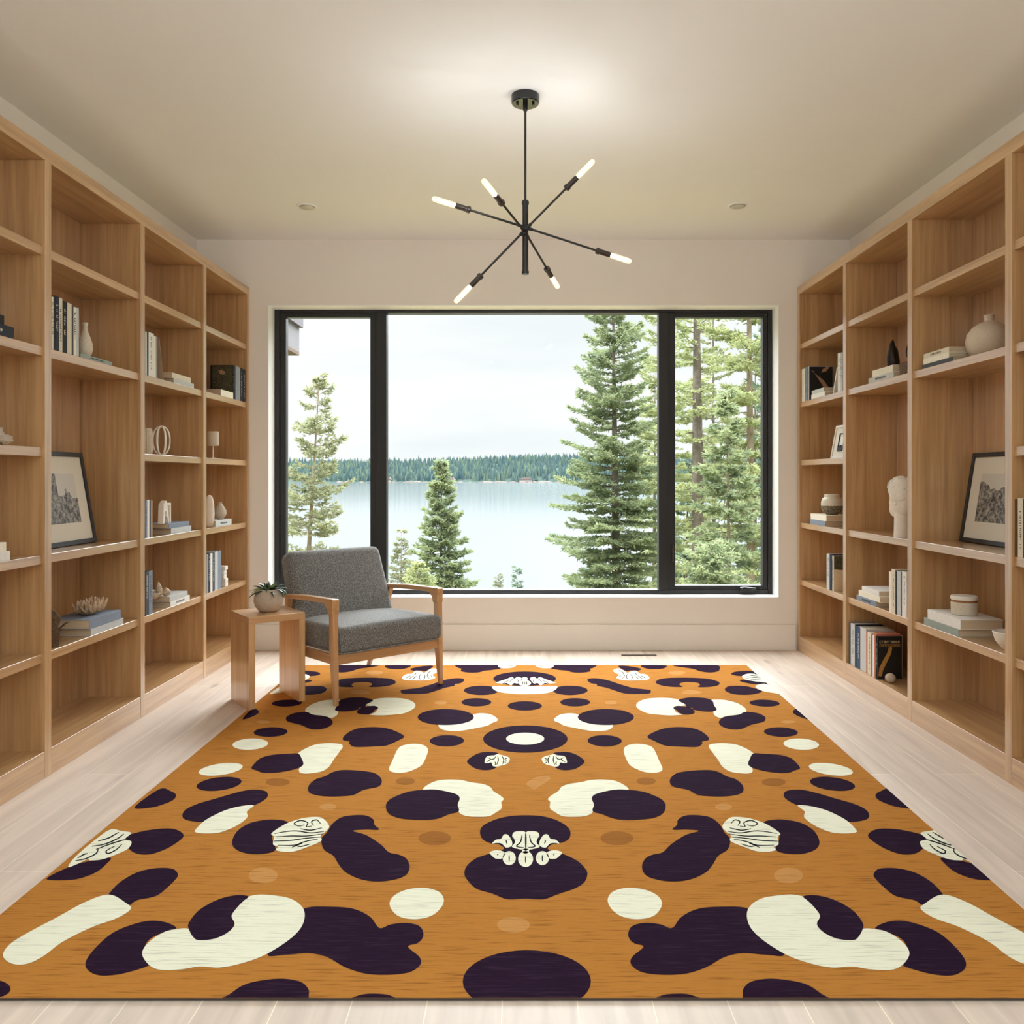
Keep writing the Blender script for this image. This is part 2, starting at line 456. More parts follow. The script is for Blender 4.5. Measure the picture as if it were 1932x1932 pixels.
def clip(poly, quad):
    for i in range(len(quad)):
        a, b = quad[i], quad[(i + 1) % len(quad)]
        ins = lambda p: (b[0] - a[0]) * (p[1] - a[1]) - (b[1] - a[1]) * (p[0] - a[0]) >= 0
        out = []
        for j in range(len(poly)):
            p, q = poly[j - 1], poly[j]
            ip, iq = ins(p), ins(q)
            if ip != iq:
                dx, dy = q[0] - p[0], q[1] - p[1]
                ex, ey = b[0] - a[0], b[1] - a[1]
                den = ex * dy - ey * dx
                t = (ex * (a[1] - p[1]) - ey * (a[0] - p[0])) / den if abs(den) > 1e-12 else 0
                out.append((p[0] + dx * t, p[1] + dy * t))
            if iq: out.append(q)
        poly = out
        if len(poly) < 3: return []
    return poly
rug = MB()
q = RQ
rug.hexa([(*q[0], 0.0005), (*q[1], 0.0005), (*q[2], 0.0005), (*q[3], 0.0005), (*q[0], RT), (*q[1], RT), (*q[2], RT), (*q[3], RT)], 6)
rug.m[1] = 0
def addpoly(world, layer, mi):
    world = clip(world, RQ)
    if len(world) < 3: return
    vv = [Vector((x, y, 0)) for x, y in world]
    base = len(rug.v); z = RT + 0.00025 + layer * 0.00025
    rug.v += [(v.x, v.y, z) for v in vv]
    for t in tessellate_polygon([vv]):
        a, b, c = [vv[k] for k in t]
        if (b - a).cross(c - a).z < 0: t = (t[0], t[2], t[1])
        rug.face([base + k for k in t], mi)
AX = 1984.0
def shape(cr, pts, layer, mi, mirror=True, smooth=True, n=6):
    ox, oy, s = CR[cr]
    p = [(ox + x * s, oy + y * s) for x, y in pts]
    if smooth: p = catmull(p, n)
    addpoly([rugp(*a) for a in p], layer, mi)
    if mirror: addpoly([rugp(AX - a[0], a[1]) for a in p], layer, mi)
def ell(cr, cx, cy, rx, ry, layer, mi, mirror=True, rot=0):
    c, s_ = math.cos(math.radians(rot)), math.sin(math.radians(rot))
    pts = []
    for k in range(40):
        a = 2 * math.pi * k / 40; x, y = rx * math.cos(a), ry * math.sin(a)
        pts.append((cx + x * c - y * s_, cy + x * s_ + y * c))
    shape(cr, pts, layer, mi, mirror, smooth=False)
def line(cr, pts, wpx, mirror=True, mi=3, layer=4):
    ox, oy, s = CR[cr]
    p = catmull([(ox + x * s, oy + y * s) for x, y in pts], 5, closed=False)
    lf, rt = [], []
    for i, a in enumerate(p):
        b0, b1 = p[max(i - 1, 0)], p[min(i + 1, len(p) - 1)]
        dx, dy = b1[0] - b0[0], b1[1] - b0[1]; l = math.hypot(dx, dy) or 1
        ww = wpx * (0.45 + 0.55 * math.sin(math.pi * min(max(i / (len(p) - 1), .08), .92)))
        lf.append((a[0] - dy / l * ww, a[1] + dx / l * ww * .8)); rt.append((a[0] + dy / l * ww, a[1] - dx / l * ww * .8))
    poly = lf + rt[::-1]
    addpoly([rugp(*a) for a in poly], layer, mi)
    if mirror: addpoly([rugp(AX - a[0], a[1]) for a in poly], layer, mi)
PU, CRM, INK, SA, UM = 1, 2, 3, 4, 5
# back strip
ell('A', 542, 185, 357, 82, 1, PU, False)
shape('A', [(170,280),(250,268),(400,272),(545,272),(690,272),(830,268),(915,280),(860,330),(750,355),(545,363),(330,350),(220,325)], 2, CRM, False)
shape('A', [(895,232),(790,195),(715,168),(685,185),(650,165),(605,180),(620,215),(650,240),(690,235),(725,262),(770,235),(815,240)], 3, CRM)
ell('A', 543, 236, 72, 33, 3, CRM, False); ell('A', 543, 187, 34, 20, 3, CRM, False)
for x in (520, 543, 566): line('A', [(x, 215), (x, 256)], .8, False)
line('A', [(690,180),(720,205),(740,225)], .7); line('A', [(655,195),(640,215),(660,232)], .7); line('A', [(735,200),(790,225),(815,242)], .7)
ell('A', 1060, 318, 200, 53, 1, PU); ell('A', 545, 495, 195, 53, 1, PU, False); ell('A', 1118, 453, 170, 47, 1, PU)
ell('A', 1525, 457, 70, 23, 0, SA)
shape('A', [(675,30),(860,30),(850,60),(770,66),(700,55)], 2, CRM)
line('A', [(700, 42), (770, 45)], .5)
shape('A', [(835,65),(880,25),(1330,25),(1325,60),(1290,72),(1290,100),(1200,115),(1090,112),(1030,95),(930,85)], 1, PU)
shape('A', [(1615,38),(1730,42),(1865,70),(1850,90),(1820,98),(1760,92),(1700,100),(1640,70)], 1, PU)
shape('P', [(1157,1265),(1164,1261.5),(1170,1262),(1178,1266),(1184,1270),(1190,1267),(1200,1266),(1207,1271),(1218,1272.5),(1225,1278),(1222,1282.5),(1205,1284),(1180,1284),(1166,1281),(1163,1278),(1168,1273.5),(1160,1269)], 3, CRM)
for pts in ([(1165,1265),(1174,1268),(1178,1276),(1172,1282)], [(1184,1272),(1182,1278),(1186,1283)], [(1190,1272),(1193,1278),(1191,1283)], [(1198,1269),(1202,1274)], [(1198,1276),(1206,1282)], [(1203,1275),(1212,1281)], [(1209,1275),(1218,1280)], [(1168,1277),(1172,1275)]):
    line('P', pts, .75)
shape('P', [(1107.9,1283.1),(1113.7,1280.1),(1128.6,1280.1),(1148.4,1284),(1173.3,1292.2),(1195,1298),(1224,1301.5),(1228,1304.7),(1224,1308.6),(1204,1309.4),(1180,1308.6),(1165,1304.7),(1145,1298),(1127,1294),(1126,1290.6),(1115,1289)], 1, PU)
shape('C', [(885,100),(940,50),(1040,32),(1130,45),(1180,100),(1300,140),(1470,145),(1475,175),(1420,205),(1290,212),(1170,195),(1000,160),(940,130)], 2, CRM)
ell('P', 1143, 1353.2, 53, 15.2, 3, PU)
shape('B', [(155,28),(380,28),(372,55),(290,64),(200,58)], 1, PU)
shape('B', [(455,30),(660,24),(880,26),(902,70),(870,90),(800,96),(720,85),(650,62),(560,48)], 1, PU)
ell('B', 495, 97, 82, 20, 0, SA)
shape('B', [(290,190),(330,160),(430,148),(600,146),(780,155),(880,180),(903,200),(880,222),(800,235),(700,236),(715,215),(690,195),(620,188),(560,190),(525,200),(520,215),(545,235),(420,232),(330,215)], 1, PU)
ell('B', 635, 287, 95, 20, 0, SA)
shape('B', [(1015,108),(1060,88),(1200,80),(1290,110),(1180,135),(1120,132),(1050,125)], 1, PU)
shape('B', [(1120,130),(1180,108),(1260,118),(1370,190),(1300,188),(1200,175),(1140,160)], 3, CRM)
for pts in ([(1170,120),(1230,128),(1290,130)], [(1160,135),(1230,146),(1310,150)], [(1150,148),(1230,165),(1330,172)]): line('B', pts, .7)
shape('B', [(1095,175),(1130,165),(1200,175),(1340,190),(1370,210),(1250,208),(1150,195)], 1, PU)
shape('B', [(955,265),(980,232),(1060,224),(1180,232),(1310,275),(1240,303),(1130,311),(1020,300)], 1, PU)
shape('B', [(1250,240),(1270,215),(1360,210),(1500,300),(1420,293),(1320,275)], 2, CRM)
shape('B', [(103,410),(140,370),(230,345),(370,340),(480,350),(560,385),(578,410),(530,420),(470,440),(490,480),(545,500),(450,508),(340,503),(220,490),(130,450)], 2, CRM)
shape('B', [(820,365),(880,357),(980,365),(1080,395),(1150,440),(1155,475),(1100,500),(960,525),(900,530),(855,505),(845,470),(870,455),(850,410)], 2, CRM)
shape('B', [(510,365),(580,340),(680,336),(780,345),(835,370),(850,410),(875,455),(830,470),(740,468),(640,450),(650,437),(590,432),(575,405)], 3, PU)
shape('B', [(460,440),(490,418),(560,422),(630,440),(665,475),(640,495),(560,500),(510,480),(495,460)], 3, PU)
shape('B', [(895,575),(930,530),(990,513),(1090,500),(1150,475),(1260,485),(1330,515),(1345,540),(1320,570),(1200,600),(1110,638),(1010,640),(930,615)], 3, PU)
ell('B', 1335, 390, 145, 33, 1, PU, True, 2)
shape('B', [(1605,470),(1640,445),(1700,470),(1760,545),(1680,525),(1620,495)], 1, PU)
ell('B', 1560, 570, 70, 14, 0, SA)
# middle strips
ell('C', 597, 292, 428, 138, 1, PU, False); ell('C', 595, 290, 193, 61, 2, CRM, False)
ell('C', 1400, 310, 173, 57, 1, PU, True, 1)
shape('C', [(880,440),(950,424),(1040,426),(1120,455),(1190,505),(1185,540),(1110,590),(1020,608),(940,600),(890,570),(860,520)], 1, PU)
shape('C', [(765,487),(800,468),(860,452),(885,446),(920,458),(960,462),(1000,475),(1018,530),(985,538),(950,532),(935,565),(900,573),(870,568),(800,548),(770,520)], 3, CRM)
for pts in ([(845,465),(825,500),(835,548)], [(885,465),(880,510),(895,555)], [(905,470),(925,495),(960,500)], [(915,525),(905,540),(915,560)], [(990,480),(960,498),(1000,530)], [(790,485),(815,500)], [(790,515),(820,520)], [(800,540),(815,528)]):
    line('C', pts, 1.0)
shape('C', [(610,740),(700,680),(800,668),(855,685),(820,720),(740,770),(690,800),(640,780)], 0, SA, False)
ell('C', 1820, 718, 97, 38, 0, UM)
shape('C', [(825,900),(860,865),(930,820),(960,780),(1030,750),(1160,730),(1260,708),(1380,703),(1500,715),(1600,760),(1640,805),(1550,815),(1400,830),(1295,865),(1275,895),(1290,950),(1280,1030),(1230,1065),(1130,1080),(980,1075),(900,1035),(850,1000),(845,960),(848,930)], 2, CRM)
shape('C', [(1270,895),(1300,855),(1400,825),(1520,805),(1640,808),(1780,825),(1900,865),(1990,915),(2018,975),(1990,1045),(1900,1090),(1760,1108),(1600,1112),(1480,1095),(1380,1055),(1280,1025),(1290,960)], 3, PU)
shape('D', [(118,245),(140,215),(195,205),(260,212),(300,235),(335,310),(353,350),(345,372),(300,382),(240,375),(170,345),(140,310)], 2, CRM)
shape('D', [(262,160),(320,125),(380,108),(470,103),(560,115),(620,150),(635,180),(597,190),(595,205),(570,222),(520,224),(440,220),(370,215),(310,190)], 1, PU)
shape('D', [(635,220),(660,205),(740,202),(820,215),(905,262),(885,300),(875,330),(900,355),(895,380),(850,386),(770,375),(720,345),(690,300),(660,260)], 2, CRM)
shape('D', [(875,325),(885,295),(905,265),(960,265),(1060,272),(1130,290),(1165,318),(1190,352),(1160,365),(1120,380),(1040,380),(950,365),(890,345)], 3, PU)
ell('D', 1073, 133, 103, 29, 1, PU, True, 2); ell('D', 1197, 207, 108, 34, 2, CRM, True, 3)
ell('D', 1377, 360, 135, 35, 2, CRM, True, 8); ell('D', 1387, 448, 138, 40, 1, PU, True, 7)
shape('D', [(398,435),(410,405),(450,380),(540,367),(640,364),(700,378),(745,402),(800,420),(840,455),(845,490),(820,510),(750,523),(660,524),(570,515),(510,485),(420,465)], 1, PU)
ell('D', 1030, 437, 73, 24, 0, UM); ell('D', 725, 587, 52, 20, 0, SA)
shape('D', [(1090,515),(1110,490),(1190,483),(1280,500),(1400,535),(1520,570),(1590,605),(1610,640),(1590,665),(1520,678),(1450,676),(1370,645),(1290,612),(1175,578),(1110,545)], 1, PU)
shape('D', [(1648,515),(1680,492),(1750,480),(1900,590),(1800,592),(1720,570),(1665,545)], 1, PU)
shape('F', [(835,52),(880,52),(960,70),(1030,100),(1080,130),(1115,165),(1120,180),(1080,187),(1000,182),(920,150),(868,110),(868,80)], 2, CRM)
shape('F', [(228,168),(250,145),(255,120),(290,100),(350,98),(410,108),(455,140),(480,180),(508,215),(495,265),(450,295),(425,335),(390,375),(320,408),(240,420),(160,412),(100,390),(80,350),(95,310),(130,290),(180,278),(220,240),(290,195),(355,174),(290,168)], 1, PU)
shape('F', [(668,135),(700,122),(770,120),(850,135),(910,170),(938,215),(935,250),(900,275),(840,287),(770,283),(730,265),(745,215),(740,180),(700,150)], 1, PU)
shape('F', [(470,155),(488,125),(520,108),(590,112),(660,132),(710,158),(750,188),(738,205),(742,240),(720,252),(728,268),(690,277),(640,275),(580,255),(510,225),(512,200),(490,180)], 3, CRM)
for pts in ([(512,140),(530,122),(555,130),(545,150)], [(555,152),(580,155),(575,135),(610,125),(640,140),(615,152),(590,145)], [(495,178),(560,185),(640,175),(735,188)], [(500,190),(580,200),(660,200),(730,205)],
            [(510,205),(590,212),(660,222),(738,225)], [(525,215),(590,228),(640,245),(720,245)], [(600,235),(650,255)], [(560,238),(600,250),(625,250)], [(505,160),(560,172),(610,165)]):
    line('F', pts, 1.3)
ell('F', 790, 390, 70, 38, 0, SA)
shape('F', [(1178,205),(1190,178),(1240,163),(1330,168),(1430,190),(1480,215),(1440,262),(1400,285),(1340,288),(1280,270),(1230,245)], 1, PU)
shape('F', [(1430,185),(1480,175),(1530,168),(1600,215),(1700,300),(1735,350),(1690,335),(1640,312),(1630,318),(1580,315),(1530,300),(1450,265),(1428,228),(1460,215)], 3, CRM)
for pts in ([(1465,190),(1500,215),(1560,240),(1620,250)], [(1490,182),(1540,210),(1590,225)], [(1450,215),(1520,235),(1600,265)], [(1475,240),(1500,265),(1540,285),(1550,272),(1510,250)], [(1590,262),(1600,285),(1650,310),(1700,320)], [(1640,285),(1660,290),(1690,308)]):
    line('F', pts, 1.5)
shape('F', [(1530,305),(1620,318),(1720,345),(1840,405),(1760,414),(1680,405),(1600,375),(1550,335)], 1, PU)
shape('F', [(1203,385),(1230,358),(1310,355),(1400,375),(1480,420),(1530,470),(1540,500),(1450,535),(1400,510),(1310,490),(1250,445),(1215,410)], 1, PU)
# front strips
shape('E', [(275,215),(300,160),(400,110),(520,83),(635,77),(760,83),(880,115),(965,165),(993,215),(975,270),(900,300),(850,306),(812,340),(860,365),(950,390),(1050,440),(1110,500),(1127,545),(1100,610),(1020,660),(900,700),(780,742),(640,738),(490,742),(380,700),(250,660),(175,590),(152,540),(170,480),(240,420),(340,385),(420,365),(465,338),(420,306),(365,300),(300,270)], 1, PU, False)
shape('E', [(905,302),(875,273),(835,265),(812,232),(780,235),(750,280),(750,320),(795,335),(830,303),(870,298)], 3, CRM)
shape('E', [(636,222),(690,205),(735,215),(745,250),(725,290),(748,328),(700,345),(655,352),(636,352)], 3, CRM)
shape('E', [(925,372),(865,355),(805,375),(825,420),(875,422),(905,400)], 3, CRM)
ell('E', 770, 418, 52, 55, 3, CRM); ell('E', 637, 425, 59, 63, 3, CRM, False); ell('E', 637, 362, 28, 20, 3, CRM, False)
line('E', [(637,222),(637,330)], 1.3, False); line('E', [(668,235),(680,290),(712,325),(655,335)], 1.4)
line('E', [(770,395),(770,445)], 1.2); line('E', [(637,405),(637,455)], 1.2, False); line('E', [(795,275),(788,305)], 1.2); line('E', [(858,388),(864,396)], 1.3)
line('E', [(742,250),(728,290),(745,318)], 1.0)
ell('E', 1360, 258, 130, 55, 0, UM); ell('E', 540, 945, 130, 62, 0, SA, False)
shape('G', [(1480,175),(1500,150),(1575,112),(1680,145),(1800,210),(1932,280),(2010,330),(2040,380),(2000,415),(1932,415),(1860,380),(1780,320),(1650,255),(1540,215)], 2, CRM)
shape('G', [(108,135),(130,100),(190,83),(270,90),(330,120),(345,160),(310,205),(240,220),(170,208),(125,175)], 2, CRM)
shape('G', [(198,280),(215,250),(270,235),(340,242),(390,258),(430,210),(500,175),(600,165),(725,175),(760,260),(880,372),(800,375),(700,368),(620,385),(540,430),(450,458),(350,463),(260,452),(212,420),(215,385),(265,340),(225,325),(203,305)], 1, PU)
shape('G', [(718,210),(730,165),(780,130),(860,115),(930,113),(985,130),(1010,160),(1038,205),(1025,245),(1060,280),(1120,305),(1190,310),(1210,270),(1250,260),(1330,275),(1400,320),(1430,370),(1400,420),(1350,442),(1260,440),(1180,428),(1090,432),(1000,415),(900,380),(800,320),(740,265)], 2, CRM)
shape('G', [(965,120),(1020,115),(1100,135),(1180,180),(1225,235),(1225,265),(1205,300),(1180,312),(1110,305),(1050,275),(1025,240),(1038,205),(1010,165),(985,140)], 3, PU)
shape('G', [(1280,258),(1330,232),(1400,226),(1480,245),(1560,280),(1630,340),(1675,400),(1670,440),(1620,465),(1540,462),(1450,440),(1395,415),(1425,370),(1400,310),(1330,275)], 1, PU)
shape('G', [(700,550),(705,520),(740,492),(820,480),(920,490),(990,510),(1050,550),(1110,590),(900,620),(720,600)], 1, PU)
shape('G', [(295,590),(340,555),(410,546),(480,553),(550,590),(410,620)], 1, PU)
ell('P', 994, 1852, 121, 59, 1, PU, False); ell('P', 2004, 1866, 40, 18, 1, PU); ell('P', 994, 1892, 8, 5, 2, CRM, False)
ro = rug.build('area_rug', RUGM, off=(0, 3.85, 0), fix=False)
ro.location = (0, 3.85, 0)
tag(ro, 'large ochre rug with plum and cream mirrored blob pattern on plank floor', 'rug')

# ------------------------------------------------------------------ side table
oak_t = wood('table_oak_upright', 'z', srgb(214, 170, 120), srgb(188, 142, 94), rough=.4)
oak_tt = wood('table_oak_top', 'x', srgb(214, 170, 124), srgb(192, 146, 100), rough=.35)
TB = (-1.440, 4.78, 0); TA = math.radians(36)
st = thing('side_table', 'small square oak side table with two slab legs beside the armchair', 'table', TB, TA)
h_ = .158
MB().box(-h_, h_, -h_, h_, .469, .505).build('tabletop', oak_tt, st, bevel=.0015)
MB().box(-h_, -h_ + .035, -h_, h_, 0, .469).build('leg', oak_t, st, bevel=.0015)
MB().box(h_ - .035, h_, -h_, h_, 0.009, .469).build('leg', oak_t, st, bevel=.0015)

# ------------------------------------------------------------------ succulent in a stone pot
PT = (-1.437, 4.79, .505)
pt = thing('potted_succulent', 'green succulent in round speckled stone pot on side table', 'plant', PT)
stone = mat('speckled_stone', srgb(194, 178, 160), .85, .25, noise_amt=.22, noise_scale=260, bump=.35, bump_scale=240)
MB().lathe([(.0, 0), (.045, 0), (.056, .006), (.074, .030), (.082, .058), (.079, .085), (.068, .113), (.064, .126), (.059, .126), (.060, .112), (.0, .110)], seg=40).build('pot', stone, pt, smooth='angle')
leafm = mat('succulent_leaf', srgb(62, 84, 50), .45, .45, col2=srgb(36, 54, 34), noise_scale=30)
leafe = mat('succulent_leaf_pale', srgb(140, 160, 110), .5, .4)
so = MB().lathe([(0, 0), (.058, 0), (.056, .006), (0, .008)], c=(0, 0, .108), seg=20).build('soil', mat('dark_soil', srgb(40, 32, 26), .95, .1), pt, smooth=True)
def leaf(mb, base, az, el, ln, wd, curl, m=0):
    d = Vector((math.cos(az), math.sin(az), 0)); side = Vector((-math.sin(az), math.cos(az), 0))
    pts = []; N = 9; pos = Vector(base); e = el
    for i in range(N + 1):
        t = i / N
        pts.append((pos.copy(), wd * (math.sin(math.pi * (0.12 + 0.88 * t) ** .8) * 0.9 + .1) * (1 if t < .96 else .2), e))
        e -= curl / N
        pos += (d * math.cos(e) + Vector((0, 0, math.sin(e)))) * ln / N
    o = len(mb.v)
    for p, w_, e in pts:
        up = Vector((0, 0, 1)) * math.cos(e) - d * math.sin(e)
        mb.v += [tuple(p - side * w_ + up * w_ * .35), tuple(p - up * w_ * .35), tuple(p + side * w_ + up * w_ * .35), tuple(p + up * w_ * .12)]
    for i in range(N):
        a = o + i * 4; b = a + 4
        for k in range(4):
            mb.face((a + k, a + (k + 1) % 4, b + (k + 1) % 4, b + k), m)
    mb.face((o, o + 3, o + 2, o + 1), m); a = o + N * 4; mb.face((a, a + 1, a + 2, a + 3), m)
for k in range(34):
    lm = MB()
    ring = k / 34.0
    az = k * 2.399
    el = math.radians(72 - 62 * ring)
    leaf(lm, (.016 * math.cos(az), .016 * math.sin(az), .114), az, el, .062 + .05 * ring, .0105, .5 + .5 * ring)
    lm.build('leaf', leafm if k % 5 else leafe, pt, smooth=True)
# trailing rosette over the right rim
for k in range(9):
    lm = MB(); az = -.6 + k * .28
    leaf(lm, (.05, -.005 + .003 * k, .118), az, .25 + .1 * (k % 3), .07, .008, 1.7)
    lm.build('leaf', leafm, pt, smooth=True)

# ------------------------------------------------------------------ armchair
def roundbox(mb, half, r, n=(14, 14, 6), fn=None, m=0):
    hx, hy, hz = half
    def put(p):
        q = Vector((max(-(hx - r), min(hx - r, p[0])), max(-(hy - r), min(hy - r, p[1])), max(-(hz - r), min(hz - r, p[2]))))
        d = Vector(p) - q
        if d.length > 1e-9: q = q + d.normalized() * r
        if fn: q = fn(q)
        return tuple(q)
    def ax(h, k):   # denser near the edges
        inner = [-(h - r) + 2 * (h - r) * i / k for i in range(k + 1)]
        e = [-h + r * (1 - math.cos(math.pi / 2 * i / 4)) * 0 + r * i / 4 for i in range(4)]
        return e + inner + [h - r + r * (i + 1) / 4 for i in range(4)]
    X, Y_, Z = ax(hx, n[0]), ax(hy, n[1]), ax(hz, n[2])
    def grid(A, B, f):
        o = len(mb.v)
        for a in A:
            for b in B: mb.v.append(put(f(a, b)))
        nb = len(B)
        for i in range(len(A) - 1):
            for j in range(nb - 1):
                mb.face((o + i * nb + j, o + i * nb + j + 1, o + (i + 1) * nb + j + 1, o + (i + 1) * nb + j), m)
    for s in (-1, 1):
        grid(X, Y_, lambda a, b: (a, b, s * hz)); grid(X, Z, lambda a, b: (a, s * hy, b)); grid(Y_, Z, lambda a, b: (s * hx, a, b))
    return mb
fab = bpy.data.materials.new('grey_melange_fabric'); fab.use_nodes = True
n = fab.node_tree.nodes; L = fab.node_tree.links; b = n['Principled BSDF']
t = n.new('ShaderNodeTexCoord')
q1 = n.new('ShaderNodeTexNoise'); q1.inputs['Scale'].default_value = 260; q1.inputs['Detail'].default_value = 2
q2 = n.new('ShaderNodeTexNoise'); q2.inputs['Scale'].default_value = 1; q2.inputs['Detail'].default_value = 2
mp = n.new('ShaderNodeMapping'); mp.inputs['Scale'].default_value = (500, 500, 90)
L.new(t.outputs['Object'], q1.inputs['Vector']); L.new(t.outputs['Object'], mp.inputs['Vector']); L.new(mp.outputs['Vector'], q2.inputs['Vector'])
a_ = n.new('ShaderNodeMath'); a_.operation = 'ADD'; L.new(q1.outputs['Fac'], a_.inputs[0]); L.new(q2.outputs['Fac'], a_.inputs[1])
r = n.new('ShaderNodeValToRGB'); r.color_ramp.elements[0].position = .78; r.color_ramp.elements[0].color = srgb(84, 84, 84)
r.color_ramp.elements[1].position = 1.2 if False else 1.0; r.color_ramp.elements[1].color = srgb(156, 156, 154)
mm_ = n.new('ShaderNodeMath'); mm_.operation = 'MULTIPLY'; mm_.inputs[1].default_value = .85; L.new(a_.outputs[0], mm_.inputs[0])
L.new(mm_.outputs[0], r.inputs['Fac']); L.new(r.outputs['Color'], b.inputs['Base Color'])
u = n.new('ShaderNodeBump'); u.inputs['Strength'].default_value = .35; u.inputs['Distance'].default_value = .002
L.new(a_.outputs[0], u.inputs['Height']); L.new(u.outputs['Normal'], b.inputs['Normal'])
b.inputs['Roughness'].default_value = .95; b.inputs['Specular IOR Level'].default_value = .15; b.inputs['Sheen Weight'].default_value = .25
cw_z = wood('chair_oak_upright', 'z', srgb(204, 156, 106), srgb(174, 126, 80), rough=.4)
cw_x = wood('chair_oak_rail', 'x', srgb(204, 156, 106), srgb(174, 126, 80), rough=.4)
cw_y = wood('chair_oak_arm', 'y', srgb(204, 156, 106), srgb(174, 126, 80), rough=.38)
CA = math.radians(43.1)
CHW = .718
FL = Vector((-1.024, 4.641, 0))
ux, uy = Vector((math.cos(CA), math.sin(CA), 0)), Vector((-math.sin(CA), math.cos(CA), 0))
CC = FL + ux * CHW / 2 + uy * .36
ch = thing('armchair', 'grey fabric armchair with slim oak frame on the rug by window', 'armchair', tuple(CC), CA)
co = (CHW / 2, .36, 0)
RZ = RT + .0015
def ring(x, y, z, hx, hy): return [(x - hx, y - hy, z), (x + hx, y - hy, z), (x + hx, y + hy, z), (x - hx, y + hy, z)]
for x in (0, CHW):
    l = MB()
    l.hexa(ring(x, 0.0, RZ, .0115, .0125) + ring(x, .022, .26, .0165, .024))
    l.hexa(ring(x, .022, .26, .0165, .024) + ring(x, .028, .56, .0165, .0225))
    l.build('leg', cw_z, ch, bevel=.003, off=co)
    l = MB()
    fx, fy = (.05, .715) if x == 0 else (x - .01, .775)
    mx_ = x + (.03 if x == 0 else 0)
    my_ = .61 if x == 0 else .645
    l.hexa(ring(fx, fy, .001, .0115, .013) + ring(mx_, my_, .27, .0165, .023))
    l.hexa(ring(mx_, my_, .27, .0165, .023) + ring(x, .535, .548, .0155, .019))
    l.build('leg', cw_z, ch, bevel=.003, off=co)
    a = MB()
    a.prism([(-.002, .583), (.008, .592), (.30, .585), (.60, .566), (.612, .556), (.60, .543), (.30, .556), (.12, .561), (.085, .556), (.062, .535), (.052, .50), (.005, .50)], 'x', x - .022, x + .022)
    a.build('armrest', cw_y, ch, bevel=.006, segs=3, off=co)
    MB().box(x - .011, x + .011, .035, .66 if x else .60, .232, .284).build('side_rail', cw_y, ch, bevel=.002, off=co)
MB().box(.012, CHW - .012, .008, .032, .228, .284).build('front_rail', cw_x, ch, bevel=.002, off=co)
MB().box(.03, CHW - .012, .600, .623, .228, .284).build('rear_rail', cw_x, ch, bevel=.002, off=co)
sc_ = MB()
def seatfn(p):
    cx_, cy_ = 1 - (p.x / .34) ** 2, 1 - (p.y / .31) ** 2
    if p.z > 0: p.z += .028 * max(cx_, 0) ** .7 * max(cy_, 0) ** .7
    if p.y < -.285 and p.x > .28: p.x += .022 * min(1, (p.x - .28) / .04)
    p.z -= .02 * (p.y + .31) / .62
    return p
roundbox(sc_, (.339, .305, .0725), .032, fn=seatfn)
sc_.v = [(x + CHW / 2, y + .277, z + .361) for x, y, z in sc_.v]
so_ = sc_.build('seat_cushion', fab, ch, smooth=True, off=co)
bmm = bmesh.new(); bmm.from_mesh(so_.data); bmesh.ops.remove_doubles(bmm, verts=bmm.verts, dist=1e-4); bmesh.ops.recalc_face_normals(bmm, faces=bmm.faces); bmm.to_mesh(so_.data); bmm.free()
bc_ = MB()
LEAN = math.radians(20)
def backfn(p):
    cx_, cz_ = 1 - (p.x / .345) ** 2, 1 - (p.z / .25) ** 2
    if p.y < 0: p.y -= .022 * max(cx_, 0) ** .6 * max(cz_, 0) ** .6
    p.x *= 1 - .03 * (p.z / .25)
    y, z = p.y, p.z
    p.y = y * math.cos(LEAN) + z * math.sin(LEAN); p.z = -y * math.sin(LEAN) + z * math.cos(LEAN)
    return p
roundbox(bc_, (.338, .062, .243), .045, n=(14, 4, 12), fn=backfn)
bc_.v = [(x + CHW / 2, y + .585, z + .572) for x, y, z in bc_.v]
so_ = bc_.build('back_cushion', fab, ch, smooth=True, off=co)
bmm = bmesh.new(); bmm.from_mesh(so_.data); bmesh.ops.remove_doubles(bmm, verts=bmm.verts, dist=1e-4); bmesh.ops.recalc_face_normals(bmm, faces=bmm.faces); bmm.to_mesh(so_.data); bmm.free()
pp = MB()
pp.tube([(.03, .55, .285), (.022, .0, .292), (.05, -.026, .292), (CHW - .05, -.026, .292), (CHW - .022, .0, .292), (CHW - .03, .55, .285)], .0045, 8)
pp.build('piping', fab, ch, smooth=True, off=co)
br_ = MB()
br_.box(.014, CHW - .014, .575, .595, .49, .53)
br_.build('back_rail', cw_x, ch, bevel=.002, off=co)

# ------------------------------------------------------------------ chandelier
bulbm = bpy.data.materials.new('lit_bulb_glass'); bulbm.use_nodes = True
n = bulbm.node_tree.nodes; n.clear()
ob_ = n.new('ShaderNodeOutputMaterial'); tb_ = n.new('ShaderNodeBsdfTransparent'); eb_ = n.new('ShaderNodeEmission'); mb_ = n.new('ShaderNodeMixShader')
eb_.inputs['Color'].default_value = (1.0, .80, .48, 1); eb_.inputs['Strength'].default_value = 1.5; mb_.inputs[0].default_value = .5
bulbm.node_tree.links.new(tb_.outputs[0], mb_.inputs[1]); bulbm.node_tree.links.new(eb_.outputs[0], mb_.inputs[2]); bulbm.node_tree.links.new(mb_.outputs[0], ob_.inputs[0])
fil = mat('bulb_filament', srgb(255, 240, 200), .3, .3, emit=(.93, .97, 1.0, 1), estr=290)
socket_m = mat('lamp_socket_bronze', srgb(52, 40, 34), .4, .5)
CY = 3.865
cl = thing('chandelier', 'black six-arm sputnik ceiling lamp with lit tubular bulbs', 'chandelier', (0.010, CY, ZC)); of = (0.010, CY, ZC)
